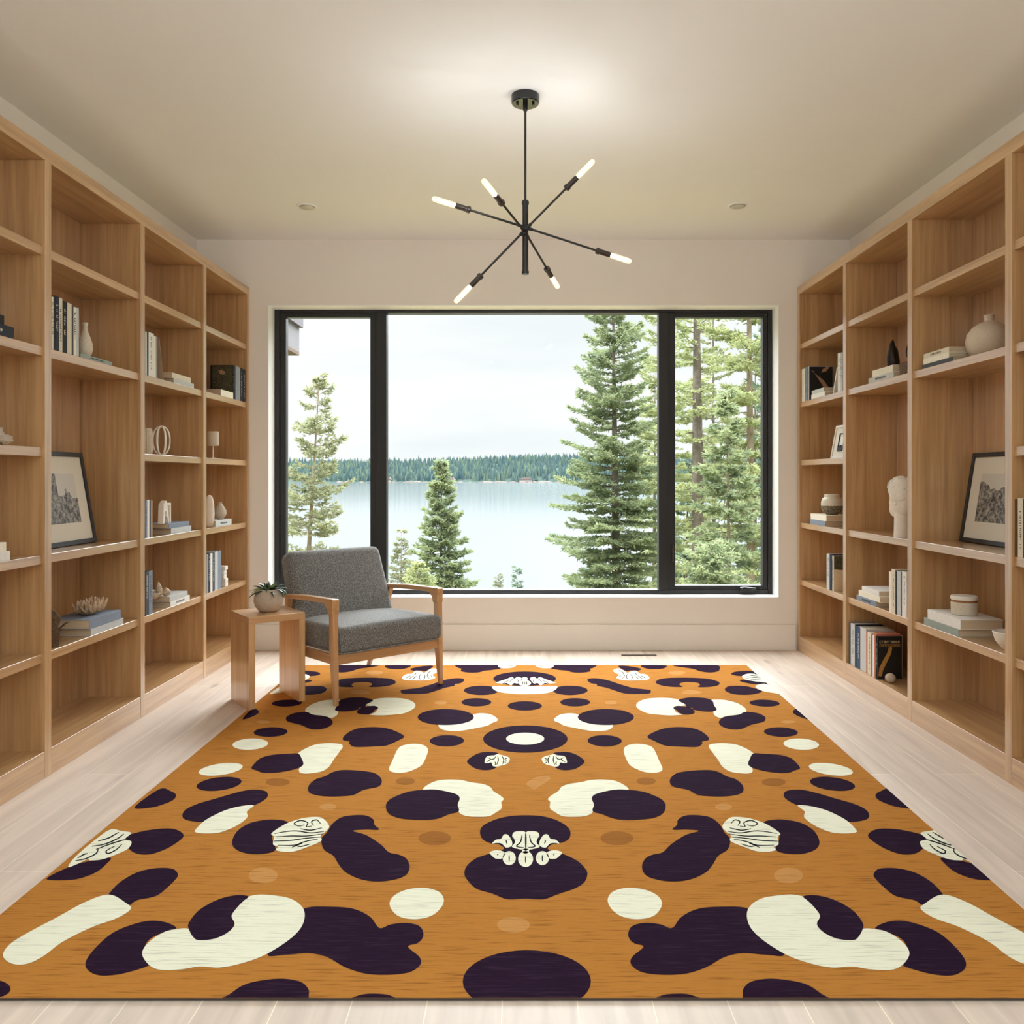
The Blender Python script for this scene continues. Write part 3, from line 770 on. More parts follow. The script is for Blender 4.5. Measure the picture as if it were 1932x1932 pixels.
ca = MB(); ca.lathe([(0, 0), (.063, 0), (.064, -.004), (.064, -.034), (.060, -.040), (0, -.040)], c=(.010, CY, ZC), seg=40)
ca.build('canopy', mat('gloss_black', srgb(20, 20, 20), .12, .6), cl, smooth='angle', off=of)
rd = MB(); rd.tube([(.010, CY, ZC - .04), (.010, CY, 2.50)], .0055, 14); rd.lathe([(.0, 0), (.011, 0), (.011, -.03), (.007, -.035), (0, -.035)], c=(.010, CY, ZC - .038), seg=16)
for s in (-1, 1): rd.lathe([(0, 0), (.006, 0), (.006, -.012), (0, -.012)], c=(.010 + s * .036, CY - .01, ZC - .038), seg=10)
rd.build('rod', black_metal, cl, smooth='angle', off=of)
hb = MB(); hb.lathe([(0, 2.185), (.016, 2.185), (.0165, 2.198), (.0135, 2.202), (.0135, 2.50), (.0165, 2.504), (.0165, 2.516), (.012, 2.522), (0, 2.522)], c=(.010, CY, 0), seg=24)
hb.blob((.010, CY, 2.395), (.021, .021, .016), 3); hb.blob((.004, CY - .008, 2.368), (.017, .017, .014), 3)
hb.build('hub', black_metal, cl, smooth='angle', off=of)
ends = [((815, 374), -.10, (1191, 494), .10, 2.395), ((1121, 302), -.06, (858, 571), .06, 2.385), ((911, 339), -.36, (1053, 543), .40, 2.372)]
for (e1, d1, e2, d2, zc) in ends:
    for (e, d, other) in ((e1, d1, e2), (e2, d2, e1)):
        tip = P(e[0], e[1], CY + d); c0 = Vector((.010, CY - .012, zc))
        v = tip - c0; ln = v.length; dr = v.normalized()
        s0 = c0 + dr * (ln - .155 - .02); s1 = s0 + dr * .068; tip = s0 + dr * (.068 + .107)
        a = MB(); a.tube([c0, s0], .0052, 12); a.tube([c0 + dr * .01, c0 + dr * .035], .0075, 12)
        ao = a.build('arm', black_metal, cl, smooth='angle', off=of)
        sk = MB(); sk.tube([s0 - dr * .004, s0, s0 + dr * .001, s0 + dr * .014, s0 + dr * .015, s1], [.008, .0155, .0155, .0155, .0125, .0125], 18)
        sk.build('socket', socket_m, ao, smooth='angle', off=of)
        bu = MB(); bu.tube([s1 - dr * .003, s1 + dr * .006, s1 + dr * .02, s1 + dr * .09, s1 + dr * .101, s1 + dr * .106, tip], [.0095, .0115, .0125, .0125, .0105, .006, .001], 18)
        bu.tube([s1 + dr * .004, s1 + dr * .012, s1 + dr * .082, s1 + dr * .090], [.003, .0062, .0055, .002], 10, m=1)
        bu.build('bulb', [bulbm, fil], ao, smooth=True, off=of)
# ------------------------------------------------------------------ books
BKC = dict(white=(232, 230, 224), cream=(222, 212, 190), ivory=(238, 232, 214), grey=(150, 150, 148), pale_grey=(196, 198, 196), blue_grey=(128, 140, 156),
           navy=(36, 42, 58), black=(24, 24, 26), dark_grey=(70, 72, 76), rust=(190, 112, 88), tan=(176, 150, 118), blue=(52, 80, 112), sage=(150, 162, 154), brown=(92, 66, 46))
pagem = mat('book_pages', srgb(206, 186, 158), .9, .1, noise_amt=.18, noise_scale=1, stretch=(6, 6, 900))
pagev = mat('book_pages_upright', srgb(206, 186, 158), .9, .1, noise_amt=.18, noise_scale=1, stretch=(6, 900, 6))
inkd = mat('printed_ink', srgb(36, 38, 44), .6, .3); inkl = mat('printed_light', srgb(226, 222, 208), .6, .3)
def bm_(c): return mat('book_cloth_' + c, srgb(*BKC[c]), .62, .35, noise_amt=.08, noise_scale=60)
XS = 2.0135
RB = random.Random(3)
def lettering(kind, s, xf, y0, y1, z0, z1, parent, off, light):
    """small printed marks on the spine plane x = s*xf"""
    mb = MB(); x0, x1 = s * (xf - .0006), s * (xf + .0002)
    if kind == 'v':            # upright book: marks running down the spine
        w = (y1 - y0); cy = (y0 + y1) / 2; z = z1 - .02 - RB.random() * .02; end = z0 + .03 + RB.random() * .06
        hw = min(w * .26, .006)
        while z > end:
            l = .003 + RB.random() * .006
            if RB.random() < .82:
                if RB.random() < .5: mb.box(x0, x1, cy - hw, cy + hw, z - l * .35, z)
                else:
                    mb.box(x0, x1, cy - hw, cy - hw * .4, z - l, z); mb.box(x0, x1, cy - hw, cy + hw, z - l * .3, z)
            z -= l + .002
    else:
        h = z1 - z0; cz = (z0 + z1) / 2; y = y0 + (y1 - y0) * .3; hh = min(h * .2, .006)
        while y < y0 + (y1 - y0) * .72:
            l = .003 + RB.random() * .007
            mb.box(x0, x1, y, y + l * .5, cz - hh, cz + hh)
            if RB.random() < .6: mb.box(x0, x1, y, y + l, cz, cz + hh * .5)
            y += l + .003
    if mb.v: return mb.build('spine_lettering', inkl if light else inkd, parent, off=off)
def upright(s, px0, px1, lv, h, c, label, group, depth=.165, text=None, xf=XS, z0=None):
    ya, yb = sorted((F * xf / abs(px0 - VX), F * xf / abs(px1 - VX)))
    ya += .0006; yb -= .0006
    z = LV[lv] if z0 is None else z0
    off = (s * (xf + depth / 2), (ya + yb) / 2, z)
    t = min(.0022, (yb - ya) * .2)
    root = thing('book', label, 'book', off, group=group)
    m = MB(); xa, xb = s * xf, s * (xf + depth)
    m.box(xa, s * (xf + .003), ya, yb, z, z + h).box(s * (xf + .003), xb, ya, ya + t, z, z + h).box(s * (xf + .003), xb, yb - t, yb, z, z + h)
    cv = m.build('cover', bm_(c), root, off=off, bevel=.0006, segs=1)
    MB().box(s * (xf + .003), s * (xf + depth - .003), ya + t, yb - t, z + .003, z + h - .004).build('pages', pagev, root, off=off)
    if text: lettering('v', s, xf, ya, yb, z, z + h, root, off, c in ('black', 'navy', 'dark_grey', 'blue', 'brown'))
    return root, off, (ya, yb, z, h)
def lying(s, pc, pf, z, th, c, label, group, depth=.18, text=None, xf=XS):
    ya, yb = sorted((F * xf / abs(pc - VX), F * xf / abs(pf - VX)))
    off = (s * (xf + depth / 2), (ya + yb) / 2, z)
    t = min(.0025, th * .18)
    root = thing('book', label, 'book', off, group=group)
    m = MB()
    m.box(s * xf, s * (xf + .003), ya, yb, z, z + th).box(s * (xf + .003), s * (xf + depth), ya, yb, z, z + t).box(s * (xf + .003), s * (xf + depth), ya, yb, z + th - t, z + th)
    m.build('cover', bm_(c), root, off=off, bevel=.0006, segs=1)
    MB().box(s * (xf + .003), s * (xf + depth - .003), ya + .004, yb - .004, z + t, z + th - t).build('pages', pagem, root, off=off)
    if text: lettering('h', s, xf, ya, yb, z, z + th, root, off, c in ('black', 'navy', 'dark_grey', 'blue'))
    return root
ORD = ['first', 'second', 'third', 'fourth', 'fifth', 'sixth', 'seventh', 'eighth', 'ninth', 'tenth', 'eleventh', 'twelfth']
def row(s, lv, place, group, books):
    n = len(books)
    for i, (a, b_, h, c, tx, *dd) in enumerate(books):
        upright(s, a, b_, lv, h, c, '%s book, %s from left in row on %s' % (c.replace('_', '-'), ORD[i], place), group, text=tx, depth=dd[0] if dd else .165)
def stack(s, place, group, books, z):
    n = len(books)
    for i, (pc, pf, th, c, d, tx) in enumerate(books):
        pos = ('lone lying' if n == 1 else ['bottom', 'top'][i] if n == 2 else ['bottom', 'middle', 'top'][i])
        lying(s, pc, pf, z, th, c, '%s %s book of the flat stack on %s' % (pos, c.replace('_', '-'), place) if n > 1 else 'thin %s book lying flat on %s' % (c.replace('_', '-'), place), group, d, tx)
        z += th
    return z
# left bookcase ------------------------------------------------
row(-1, 'B', "left bookcase's second shelf, beside gourd vase", 'books beside the gourd vase',
    [(98.3, 101, .226, 'ivory', 1), (101, 104.5, .232, 'black', 0), (104.5, 111.5, .236, 'navy', 1), (111.5, 118, .234, 'cream', 1), (118, 127, .226, 'black', 1),
     (127, 135.5, .226, 'cream', 0), (135.5, 139, .222, 'dark_grey', 0), (139, 144.5, .218, 'ivory', 1), (144.5, 149, .220, 'pale_grey', 0)])
stack(-1, 'second shelf under the gourd vase', 'books beside the gourd vase', [(152.5, 212, .018, 'sage', .14, 1)], LV['B'])
stack(-1, 'shelf at left frame edge, second down', 'dark books at the left edge', [(-60, 27, .045, 'navy', .2, 1), (-50, 8, .035, 'black', .18, 0)], LV['B'])
stack(-1, 'shelf at left frame edge, fourth down', 'white books at the left edge', [(-60, 19, .037, 'white', .2, 0), (-55, 12, .036, 'ivory', .2, 0)], LV['D'])
zc1 = stack(-1, 'shelf under the dried coral', 'books under the dried coral', [(172, 233, .032, 'pale_grey', .19, 0), (169, 228, .045, 'blue_grey', .19, 0)], LV['E'])
row(-1, 'B', "left bookcase's second shelf, third bay", 'books in the left second bay',
    [(274.6, 277, .233, 'white', 0), (277, 280.5, .236, 'dark_grey', 0), (280.5, 290.5, .236, 'white', 1), (290.5, 294, .226, 'ivory', 0), (294, 297.2, .228, 'grey', 0)])
stack(-1, 'shelf beside the leaning thin book', 'books in the left second bay', [(328, 366, .026, 'pale_grey', .15, 0), (325, 360, .031, 'cream', .15, 0)], LV['B'])
zc2 = stack(-1, 'shelf under white arch sculpture', 'books under the arch sculpture', [(323, 361, .034, 'pale_grey', .15, 0), (319, 357, .028, 'blue_grey', .15, 0)], LV['D'])
zc3 = stack(-1, 'shelf under the seashells', 'books under the seashells', [(322, 358, .03, 'white', .16, 1), (320, 354, .03, 'pale_grey', .16, 0)], LV['E'])
row(-1, 'D', 'shelf left of white arch sculpture', 'books left of the arch sculpture', [(274.6, 278, .205, 'blue_grey', 1), (278, 282, .205, 'white', 0), (282, 284.6, .2, 'navy', 0), (284.6, 288, .2, 'tan', 0)])
row(-1, 'E', 'shelf left of the seashells', 'books left of the seashells', [(274.6, 281, .235, 'dark_grey', 1), (281, 288, .235, 'blue_grey', 1)])
stack(-1, 'shelf before large black book', 'books beside the black cover', [(417, 440, .042, 'ivory', .13, 0)], LV['B'])
row(-1, 'B', 'shelf by the window wall, left bookcase', 'books beside the black cover', [(441.5, 444.5, .236, 'black', 0), (444.5, 449.5, .238, 'blue_grey', 0), (449.8, 453, .236, 'grey', 0), (453, 458.5, .236, 'black', 1), (458.7, 463.6, .232, 'navy', 1)])
stack(-1, 'shelf under the two white vases', 'books under the vases', [(407, 437, .042, 'pale_grey', .13, 1)], LV['D'])
row(-1, 'E', "left bookcase's lowest shelf by the window", 'books by white block', [(389.8, 393, .25, 'grey', 0), (393, 397, .252, 'navy', 1), (397, 401, .25, 'white', 0), (401, 405.5, .25, 'dark_grey', 1), (405.5, 411, .254, 'pale_grey', 0), (411, 417, .254, 'blue_grey', 0)])
# right bookcase
row(1, 'B', 'second shelf by the window wall, right bookcase', 'books around the tool cover', [(1512.6, 1518, .235, 'ivory', 1), (1518, 1523, .24, 'blue_grey', 1)])
stack(1, 'shelf before the tool-picture book', 'books around the tool cover', [(1556, 1530.5, .03, 'white', .14, 0), (1554, 1531.5, .028, 'pale_grey', .13, 0)], LV['B'])
row(1, 'B', "right bookcase's second shelf, next to leaning book", 'books beside the leaning white book', [(1580.5, 1585, .247, 'white', 1), (1585, 1588.8, .245, 'pale_grey', 1)])
zr4 = stack(1, 'shelf under the textured jar', 'books under the textured jar', [(1557, 1528, .035, 'blue_grey', .16, 0), (1559, 1529.5, .04, 'ivory', .16, 0)], LV['D'])
row(1, 'E', 'lower shelf by window wall, right bookcase', 'books beside the picture box', [(1559.5, 1565, .236, 'pale_grey', 1), (1565, 1570.5, .236, 'navy', 0)])
zr3 = stack(1, 'shelf before the dark bronze figure', 'books before the bronze figure', [(1686, 1638.5, .03, 'pale_grey', .15, 1), (1684, 1646, .038, 'ivory', .15, 0)], LV['B'])
stack(1, 'lower shelf below the white bust', 'stacked books below the bust', [(1653, 1616, .032, 'blue_grey', .15, 1), (1659.5, 1620, .033, 'ivory', .15, 0), (1658, 1626, .03, 'white', .15, 0)], LV['E'])
row(1, 'E', 'lower shelf below the white bust', 'upright books below the bust', [(1677, 1682, .222, 'ivory', 0), (1682, 1689, .24, 'cream', 1), (1689, 1692.5, .236, 'black', 0), (1692.5, 1699.5, .236, 'pale_grey', 0), (1699.5, 1701.5, .236, 'navy', 0), (1701.5, 1710.5, .24, 'white', 1)])
row(1, 'G', 'bottom shelf left of gold seven cover', 'books on the bottom shelf', [(1601.5, 1605, .252, 'dark_grey', 0), (1605, 1612.7, .254, 'pale_grey', 1), (1612.9, 1615.5, .256, 'black', 0), (1615.5, 1623, .252, 'blue', 1), (1623, 1634, .256, 'pale_grey', 0),
     (1634, 1636.6, .244, 'rust', 0), (1636.6, 1644, .246, 'cream', 1), (1644, 1646, .24, 'navy', 0), (1646, 1649, .242, 'white', 0), (1649, 1654.5, .259, 'rust', 0, .132)])
stack(1, 'second shelf beside the round beige vase', 'books beside the round vase', [(1797, 1740, .02, 'dark_grey', .17, 0), (1790, 1742, .026, 'ivory', .17, 0), (1790, 1742.5, .026, 'cream', .17, 1)], LV['B'])
zr2 = stack(1, 'shelf under the lidded jar', 'books under the lidded jar', [(1808, 1743, .037, 'sage', .19, 0), (1812, 1750, .046, 'white', .2, 0)], LV['E'])
row(1, 'D', 'shelf at the right frame edge', 'books at the right edge', [(1914.5, 1920, .236, 'brown', 0), (1920, 1930, .24, 'cream', 1), (1930, 1938, .238, 'navy', 0), (1938, 1950, .24, 'black', 1)])

# books that show their front cover
def cover_book(s, pc, thick, lv, h, depth, spine, pic, label, group):
    ya = F * XS / abs(pc - VX)
    px_far = VX + s * F * XS / (ya + thick)
    root, off, (y0, y1, z, hh) = upright(s, pc, px_far, lv, h, spine, label, group, depth=depth, text=1)
    # artwork lies on the cover facing -y
    p = MB(); yc = y0
    pic(p, lambda u_, v_: (s * (XS + .006 + u_ * (depth - .012)), z + .006 + v_ * (h - .012)), yc)
    return root, off
def art(parent, off, name, poly_list, mats_, yc, conv):
    m = MB()
    for mi, pl in poly_list:
        pts = [conv(*q) for q in pl]
        m.prism(pts, 'y', yc - .0006 - .0002 * mi, yc + .0003, mi)
    return m.build(name, mats_, parent, off=off)
gold = mat('gold_print', srgb(176, 130, 62), .5, .4, noise_amt=.25, noise_scale=300)
blk = mat('black_cover', srgb(26, 24, 24), .5, .35, noise_amt=.3, noise_scale=90)
orangep = mat('orange_print', srgb(168, 128, 102), .6, .3, noise_amt=.2, noise_scale=120)
speck = mat('speckled_photo', srgb(30, 30, 26), .5, .3, col2=srgb(92, 88, 62), noise_scale=170)
creamp = mat('cream_print', srgb(216, 194, 160), .7, .2, noise_amt=.15, noise_scale=120)
def facing(s, pc, thick, lv, h, depth, c, label, group, polys, mats_):
    ya = F * XS / abs(pc - VX)
    pf = VX + s * F * XS / (ya + thick)
    root, off, (y0, y1, z, hh) = upright(s, pc, pf, lv, h, c, label, group, depth=depth, text=1)
    conv = lambda u_, v_: (s * (XS + .004 + u_ * (depth - .006)), z + .003 + v_ * (h - .006))
    art(root, off, 'cover_print', polys, mats_, y0, conv)
    return root
full = [(0, 0), (1, 0), (1, 1), (0, 1)]
def word(x0, x1, y0, y1, n, mi, seed):
    rr = random.Random(seed); out = []; x = x0; wdt = (x1 - x0) / n
    for i in range(n):
        k = rr.random(); a, b_ = x + wdt * .12, x + wdt * .85; tt = wdt * .26; hh = (y1 - y0) * .24
        out.append((mi, [(a, y0), (a + tt, y0), (a + tt, y1), (a, y1)]))
        if k < .75: out.append((mi, [(a, y1 - hh), (b_, y1 - hh), (b_, y1), (a, y1)]))
        if k > .3: out.append((mi, [(b_ - tt, y0), (b_, y0), (b_, y1), (b_ - tt, y1)]))
        if .2 < k < .9: out.append((mi, [(a, y0), (b_, y0), (b_, y0 + hh), (a, y0 + hh)]))
        x += wdt
    return out
seven = [(.02, .06), (.15, .05), (.22, .20), (.40, .42), (.56, .60), (.60, .74), (.46, .76), (.40, .62), (.22, .44), (.06, .26)]
facing(1, 1655, .022, 'G', .246, .142, 'dark_grey', 'black book with gold lettering and curved gold band facing out, bottom shelf', 'books on the bottom shelf',
       [(0, full)] + word(.06, .92, .84, .90, 9, 1, 4) + word(.06, .94, .76, .82, 12, 2, 8) + [(2, seven)], [blk, creamp, gold])
facing(1, 1526, .02, 'B', .238, .17, 'pale_grey', 'black-covered book with orange tool picture behind flat white books', 'books around the tool cover',
       [(0, full), (1, [(.10, .86), (.16, .88), (.55, .45), (.84, .12), (.93, .12), (.90, .30), (.62, .58), (.2, .82)]), (1, [(.5, .82), (.72, .86), (.86, .98), (.74, 1.0), (.56, .92)])], [blk, orangep])
facing(1, 1572.6, .03, 'E', .232, .12, 'cream', 'cream picture book with dark top band beside upright books', 'books beside the picture box',
       [(0, full), (1, [(0, .62), (1, .58), (1, 1), (0, 1)])], [creamp, speck])
facing(-1, 440.6, .02, 'B', .236, .15, 'black', 'large dark book with speckled landscape cover facing out near window', 'books beside the black cover',
       [(0, full), (1, [(.35, .8), (.55, .88), (.7, .84), (.62, .74), (.45, .72)])], [speck, orangep])

# leaning books
def leaning(s, base_px, top_px, lv, h, c, label, group, th=.007, depth=.15):
    yb_ = F * XS / abs(base_px - VX); yt = F * XS / abs(top_px - VX)
    z = LV[lv]; off = (s * (XS + depth / 2), yb_, z)
    root = thing('book', label, 'book', off, group=group)
    def sl(a, b_, x0, x1, z0, z1):
        f0, f1 = z0 / h, z1 / h
        ya0, ya1 = yb_ + (yt - yb_) * f0, yb_ + (yt - yb_) * f1
        return [(x0, ya0 + a, z + z0), (x1, ya0 + a, z + z0), (x1, ya0 + b_, z + z0), (x0, ya0 + b_, z + z0), (x0, ya1 + a, z + z1), (x1, ya1 + a, z + z1), (x1, ya1 + b_, z + z1), (x0, ya1 + b_, z + z1)]
    xa, xb = sorted((s * XS, s * (XS + depth)))
    MB().hexa(sl(0, .0015, xa, xb, 0, h)).hexa(sl(th - .0015, th, xa, xb, 0, h)).hexa(sl(0, th, *sorted((s * XS, s * (XS + .003))), 0, h)).build('cover', bm_(c), root, off=off)
    MB().hexa(sl(.0015, th - .0015, *sorted((s * (XS + .003), s * (XS + depth - .003))), .002, h - .003)).build('pages', pagev, root, off=off)
leaning(-1, 308, 299.5, 'B', .228, 'tan', 'thin tan book leaning against upright books, left second bay', 'books in the left second bay')
leaning(1, 1571.5, 1579.0, 'B', .160, 'white', 'small white book leaning against upright books, right bookcase by window', 'books beside the leaning white book', th=-.008)

# ------------------------------------------------------------------ ornaments
cer_w = mat('white_ceramic', srgb(232, 226, 214), .55, .35, noise_amt=.06, noise_scale=60, bump=.15, bump_scale=120)
cer_c = mat('cream_stoneware', srgb(214, 202, 182), .8, .25, noise_amt=.18, noise_scale=220, bump=.3, bump_scale=200)
plaster = mat('white_plaster', srgb(230, 222, 210), .85, .2, bump=.35, bump_scale=90, noise_amt=.05, noise_scale=30)
bronze = mat('dark_bronze', srgb(44, 34, 26), .4, .5, metal=.5, noise_amt=.4, noise_scale=80, bump=.5, bump_scale=90)
woodb = mat('brown_wood_block', srgb(112, 84, 60), .7, .3, noise_amt=.35, noise_scale=60, bump=.3, bump_scale=80)
bark = mat('bark', srgb(112, 92, 76), .9, .15, noise_amt=.45, noise_scale=90, bump=.8, bump_scale=100)
drycoral = mat('dried_coral', srgb(206, 176, 144), .85, .2, noise_amt=.3, noise_scale=90, bump=.5, bump_scale=160)
shellm = mat('shell', srgb(206, 186, 160), .5, .4, noise_amt=.35, noise_scale=70, bump=.3, bump_scale=120)
def one(mb, name, m, label, cat, loc, group=None, **kw):
    o = mb.build(name, m, None, off=loc, **kw); o.location = loc
    return tag(o, label, cat, group)
def lth(prof, loc, name, m, label, cat, seg=36, group=None, **kw):
    mb = MB().lathe(prof, seg=seg, **kw); o = mb.build(name, m, None, smooth='angle'); o.location = loc
    return tag(o, label, cat, group)
def vase_prof(r, h, neck, lip=None, wall=.004, fat=.42):
    pr = [(0, 0), (r * .45, 0)]
    for i in range(1, 15):
        t = i / 15
        rr = neck + (r - neck) * math.sin(math.pi * min(1, t / (fat * 2))) ** .75 if t < fat else neck + (r - neck) * (math.cos(math.pi / 2 * ((t - fat) / (1 - fat))) ** 1.1)
        if t < .15: rr = max(rr, r * .5)
        pr.append((rr, h * .93 * t))
    l = lip or neck * 1.15
    pr += [(neck, h * .94), (l, h), (l - wall, h), (neck - wall, h * .93), (0, h * .9)]
    return pr
# L1
gm_ = MB().blob((0, 0, .035), (.035, .03, .035), 3, lambda d: 1 + .35 * noise.noise(d * 3)); gm_.blob((.03, .01, .02), (.03, .025, .02), 3, lambda d: 1 + .3 * noise.noise(d * 4 + Vector((3, 0, 0))))
o = gm_.build('stone_ornament', stone, None, smooth=True); o.location = (-2.045, 3.283, LV['C'] + .002); tag(o, 'rough pale stone ornament at the left frame edge', 'ornament')
# L2 gourd vase
lth([(0, 0), (.018, 0), (.028, .012), (.0335, .035), (.032, .06), (.024, .088), (.014, .112), (.0095, .130), (.0095, .142), (.013, .154), (.0115, .158), (.008, .152), (.007, .12), (0, .11)], (-2.048, 3.965, LV['B'] + .018), 'gourd_vase', cer_c, 'beige gourd-shaped vase with slim neck beside upright books', 'vase')
# picture frames
def photo_mat(name, kind):
    m = bpy.data.materials.new(name); m.use_nodes = True
    n = m.node_tree.nodes; L = m.node_tree.links; b = n['Principled BSDF']
    t = n.new('ShaderNodeTexCoord'); sep = n.new('ShaderNodeSeparateXYZ'); L.new(t.outputs['Generated'], sep.inputs[0])
    q = n.new('ShaderNodeTexNoise'); q.inputs['Scale'].default_value = 42; q.inputs['Detail'].default_value = 6; q.inputs['Roughness'].default_value = .8
    L.new(t.outputs['Object'], q.inputs['Vector'])
    q0 = n.new('ShaderNodeTexNoise'); q0.inputs['Scale'].default_value = 9; q0.inputs['Detail'].default_value = 5; L.new(t.outputs['Object'], q0.inputs['Vector'])
    r = n.new('ShaderNodeValToRGB'); r.color_ramp.elements[0].position = .42; r.color_ramp.elements[0].color = srgb(26, 26, 26)
    r.color_ramp.elements[1].position = .64; r.color_ramp.elements[1].color = srgb(190, 188, 180)
    L.new(q.outputs['Fac'], r.inputs['Fac'])
    # treeline: sky above a noisy edge
    a = n.new('ShaderNodeMath'); a.operation = 'MULTIPLY_ADD'; a.inputs[1].default_value = .9; L.new(q0.outputs['Fac'], a.inputs[0]); L.new(sep.outputs['Z'], a.inputs[2])
    st_ = n.new('ShaderNodeMath'); st_.operation = 'GREATER_THAN'; st_.inputs[1].default_value = 1.18 if kind else 1.08
    L.new(a.outputs[0], st_.inputs[0])
    if not kind:      # tall trunk at the near side
        lt = n.new('ShaderNodeMath'); lt.operation = 'GREATER_THAN'; lt.inputs[1].default_value = .38
        L.new(sep.outputs['Y'], lt.inputs[0])
        mu = n.new('ShaderNodeMath'); mu.operation = 'MULTIPLY'; L.new(st_.outputs[0], mu.inputs[0]); L.new(lt.outputs[0], mu.inputs[1]); st_ = mu
    mx = n.new('ShaderNodeMix'); mx.data_type = 'RGBA'; L.new(st_.outputs[0], mx.inputs[0]); L.new(r.outputs['Color'], mx.inputs[6]); mx.inputs[7].default_value = srgb(206, 203, 194)
    L.new(mx.outputs[2], b.inputs['Base Color']); b.inputs['Roughness'].default_value = .35
    return m
blackwood = mat('black_frame_wood', srgb(24, 24, 25), .35, .5)
matboard = mat('mat_board', srgb(226, 220, 206), .8, .2)
def picture(s, y0, y1, xb, xt, z, h, label, photo, fw=.022, pm=(.075, .09), frame_m=None, name='framed_photo', strut=True):
    L_ = math.hypot(h, xt - xb); lean = math.atan2(xt - xb, h)
    off = (s * xb, (y0 + y1) / 2, z)
    root = thing(name, label, 'picture', off)
    W = (y1 - y0) / 2
    def bx(mb, ya, yb, v0, v1, d0, d1):     # v along the leaning height, d outwards into the shelf
        def pt(y, v, d): return (s * (v * math.sin(lean) + d * math.cos(lean)), y, v * math.cos(lean) - d * math.sin(lean) + .5 * 0)
        mb.hexa([pt(ya, v0, d0), pt(yb, v0, d0), pt(yb, v0, d1), pt(ya, v0, d1), pt(ya, v1, d0), pt(yb, v1, d0), pt(yb, v1, d1), pt(ya, v1, d1)])
        return mb
    lift = .018 * math.sin(lean)
    f = MB()
    for q in ((-W, -W + fw, 0, L_), (W - fw, W, 0, L_), (-W + fw, W - fw, 0, fw), (-W + fw, W - fw, L_ - fw, L_)): bx(f, *q, 0, .018)
    f.v = [(x, y, zz + lift) for x, y, zz in f.v]
    f.build('frame', frame_m or blackwood, root, bevel=.0015)
    b_ = bx(MB(), -W + fw, W - fw, fw, L_ - fw, .008, .014); b_.v = [(x, y, zz + lift) for x, y, zz in b_.v]; b_.build('mat_board', matboard, root)
    p_ = bx(MB(), -W + fw + pm[0], W - fw - pm[0], fw + pm[1], L_ - fw - pm[1], .0068, .0082); p_.v = [(x, y, zz + lift) for x, y, zz in p_.v]; p_.build('photograph', photo, root)
    if strut:
        k = MB(); bk = min(XB - .004 - xb, .10 + xt - xb)
        k.hexa([(s * (bk - .006), -.02, .001), (s * (bk - .006), .02, .001), (s * bk, .02, .001), (s * bk, -.02, .001),
                (s * ((xt - xb) * .7 + .016), -.02, h * .7), (s * ((xt - xb) * .7 + .016), .02, h * .7), (s * ((xt - xb) * .7 + .022), .02, h * .7), (s * ((xt - xb) * .7 + .022), -.02, h * .7)])
        k.build('easel_strut', blackwood, root)
    return root
picture(-1, 3.79, 4.275, 2.145, 2.222, LV['D'], .446, 'black-framed landscape photograph leaning in the left bookcase', photo_mat('photo_garden', 0), pm=(.085, .085))
picture(1, 3.83, 4.325, 2.222, 2.292, LV['D'], .446, 'black-framed forest photograph leaning in the right bookcase', photo_mat('photo_forest', 1), pm=(.085, .085))
wfr = mat('white_frame_wood', srgb(232, 230, 224), .5, .35)
rt_ = picture(1, 5.46, 5.76, 2.085, 2.125, LV['C'], .222, 'small white-framed black print on middle shelf near the window', mat('print_paper', srgb(232, 230, 224), .7), fw=.014, pm=(.05, .03), frame_m=wfr, name='framed_print')
pr_ = MB()
for (a, b_, c, d) in ((-.085, -.078, .05, .17), (.05, .057, .05, .17), (-.085, .057, .163, .17), (-.08, -.05, .05, .062), (-.07, -.02, .062, .085), (-.05, -.03, .085, .11), (-.02, .05, .05, .075), (.0, .03, .075, .09)):
    k = .04 / .222
    pr_.hexa([(k * c + .0, a, c), (k * c + .0, b_, c), (k * c + .006, b_, c), (k * c + .006, a, c), (k * d + .0, a, d), (k * d + .0, b_, d), (k * d + .006, b_, d), (k * d + .006, a, d)])
pr_.build('drawing', inkd, rt_)
# dried coral: base with many fins
co_ = thing('dried_coral', 'pale brown ruffled dried coral lying on two grey books', 'ornament', (-2.10, 4.10, zc1))
cb = MB().blob((0, 0, .022), (.045, .058, .022), 3, lambda d: 1 + .2 * noise.noise(d * 4)); cb.build('coral_base', drycoral, co_, smooth=True)
cf = MB(); rr = random.Random(5)
for i in range(120):
    y = -.055 + .118 * (i % 30) / 30 + rr.uniform(-.003, .003); x = -.03 + .024 * (i // 30) + rr.uniform(-.006, .006)
    h = .045 + rr.random() * .035; w = .004 + rr.random() * .003
    lx, ly = rr.uniform(-.016, .02), (y * .25) + rr.uniform(-.008, .008)
    cf.tube([(x, y, .015), (x + lx * .4, y + ly * .5, h * .55), (x + lx, y + ly, h)], [w * .7, w, w * .45], 5)
cf.build('coral_fins', drycoral, co_, smooth=True)
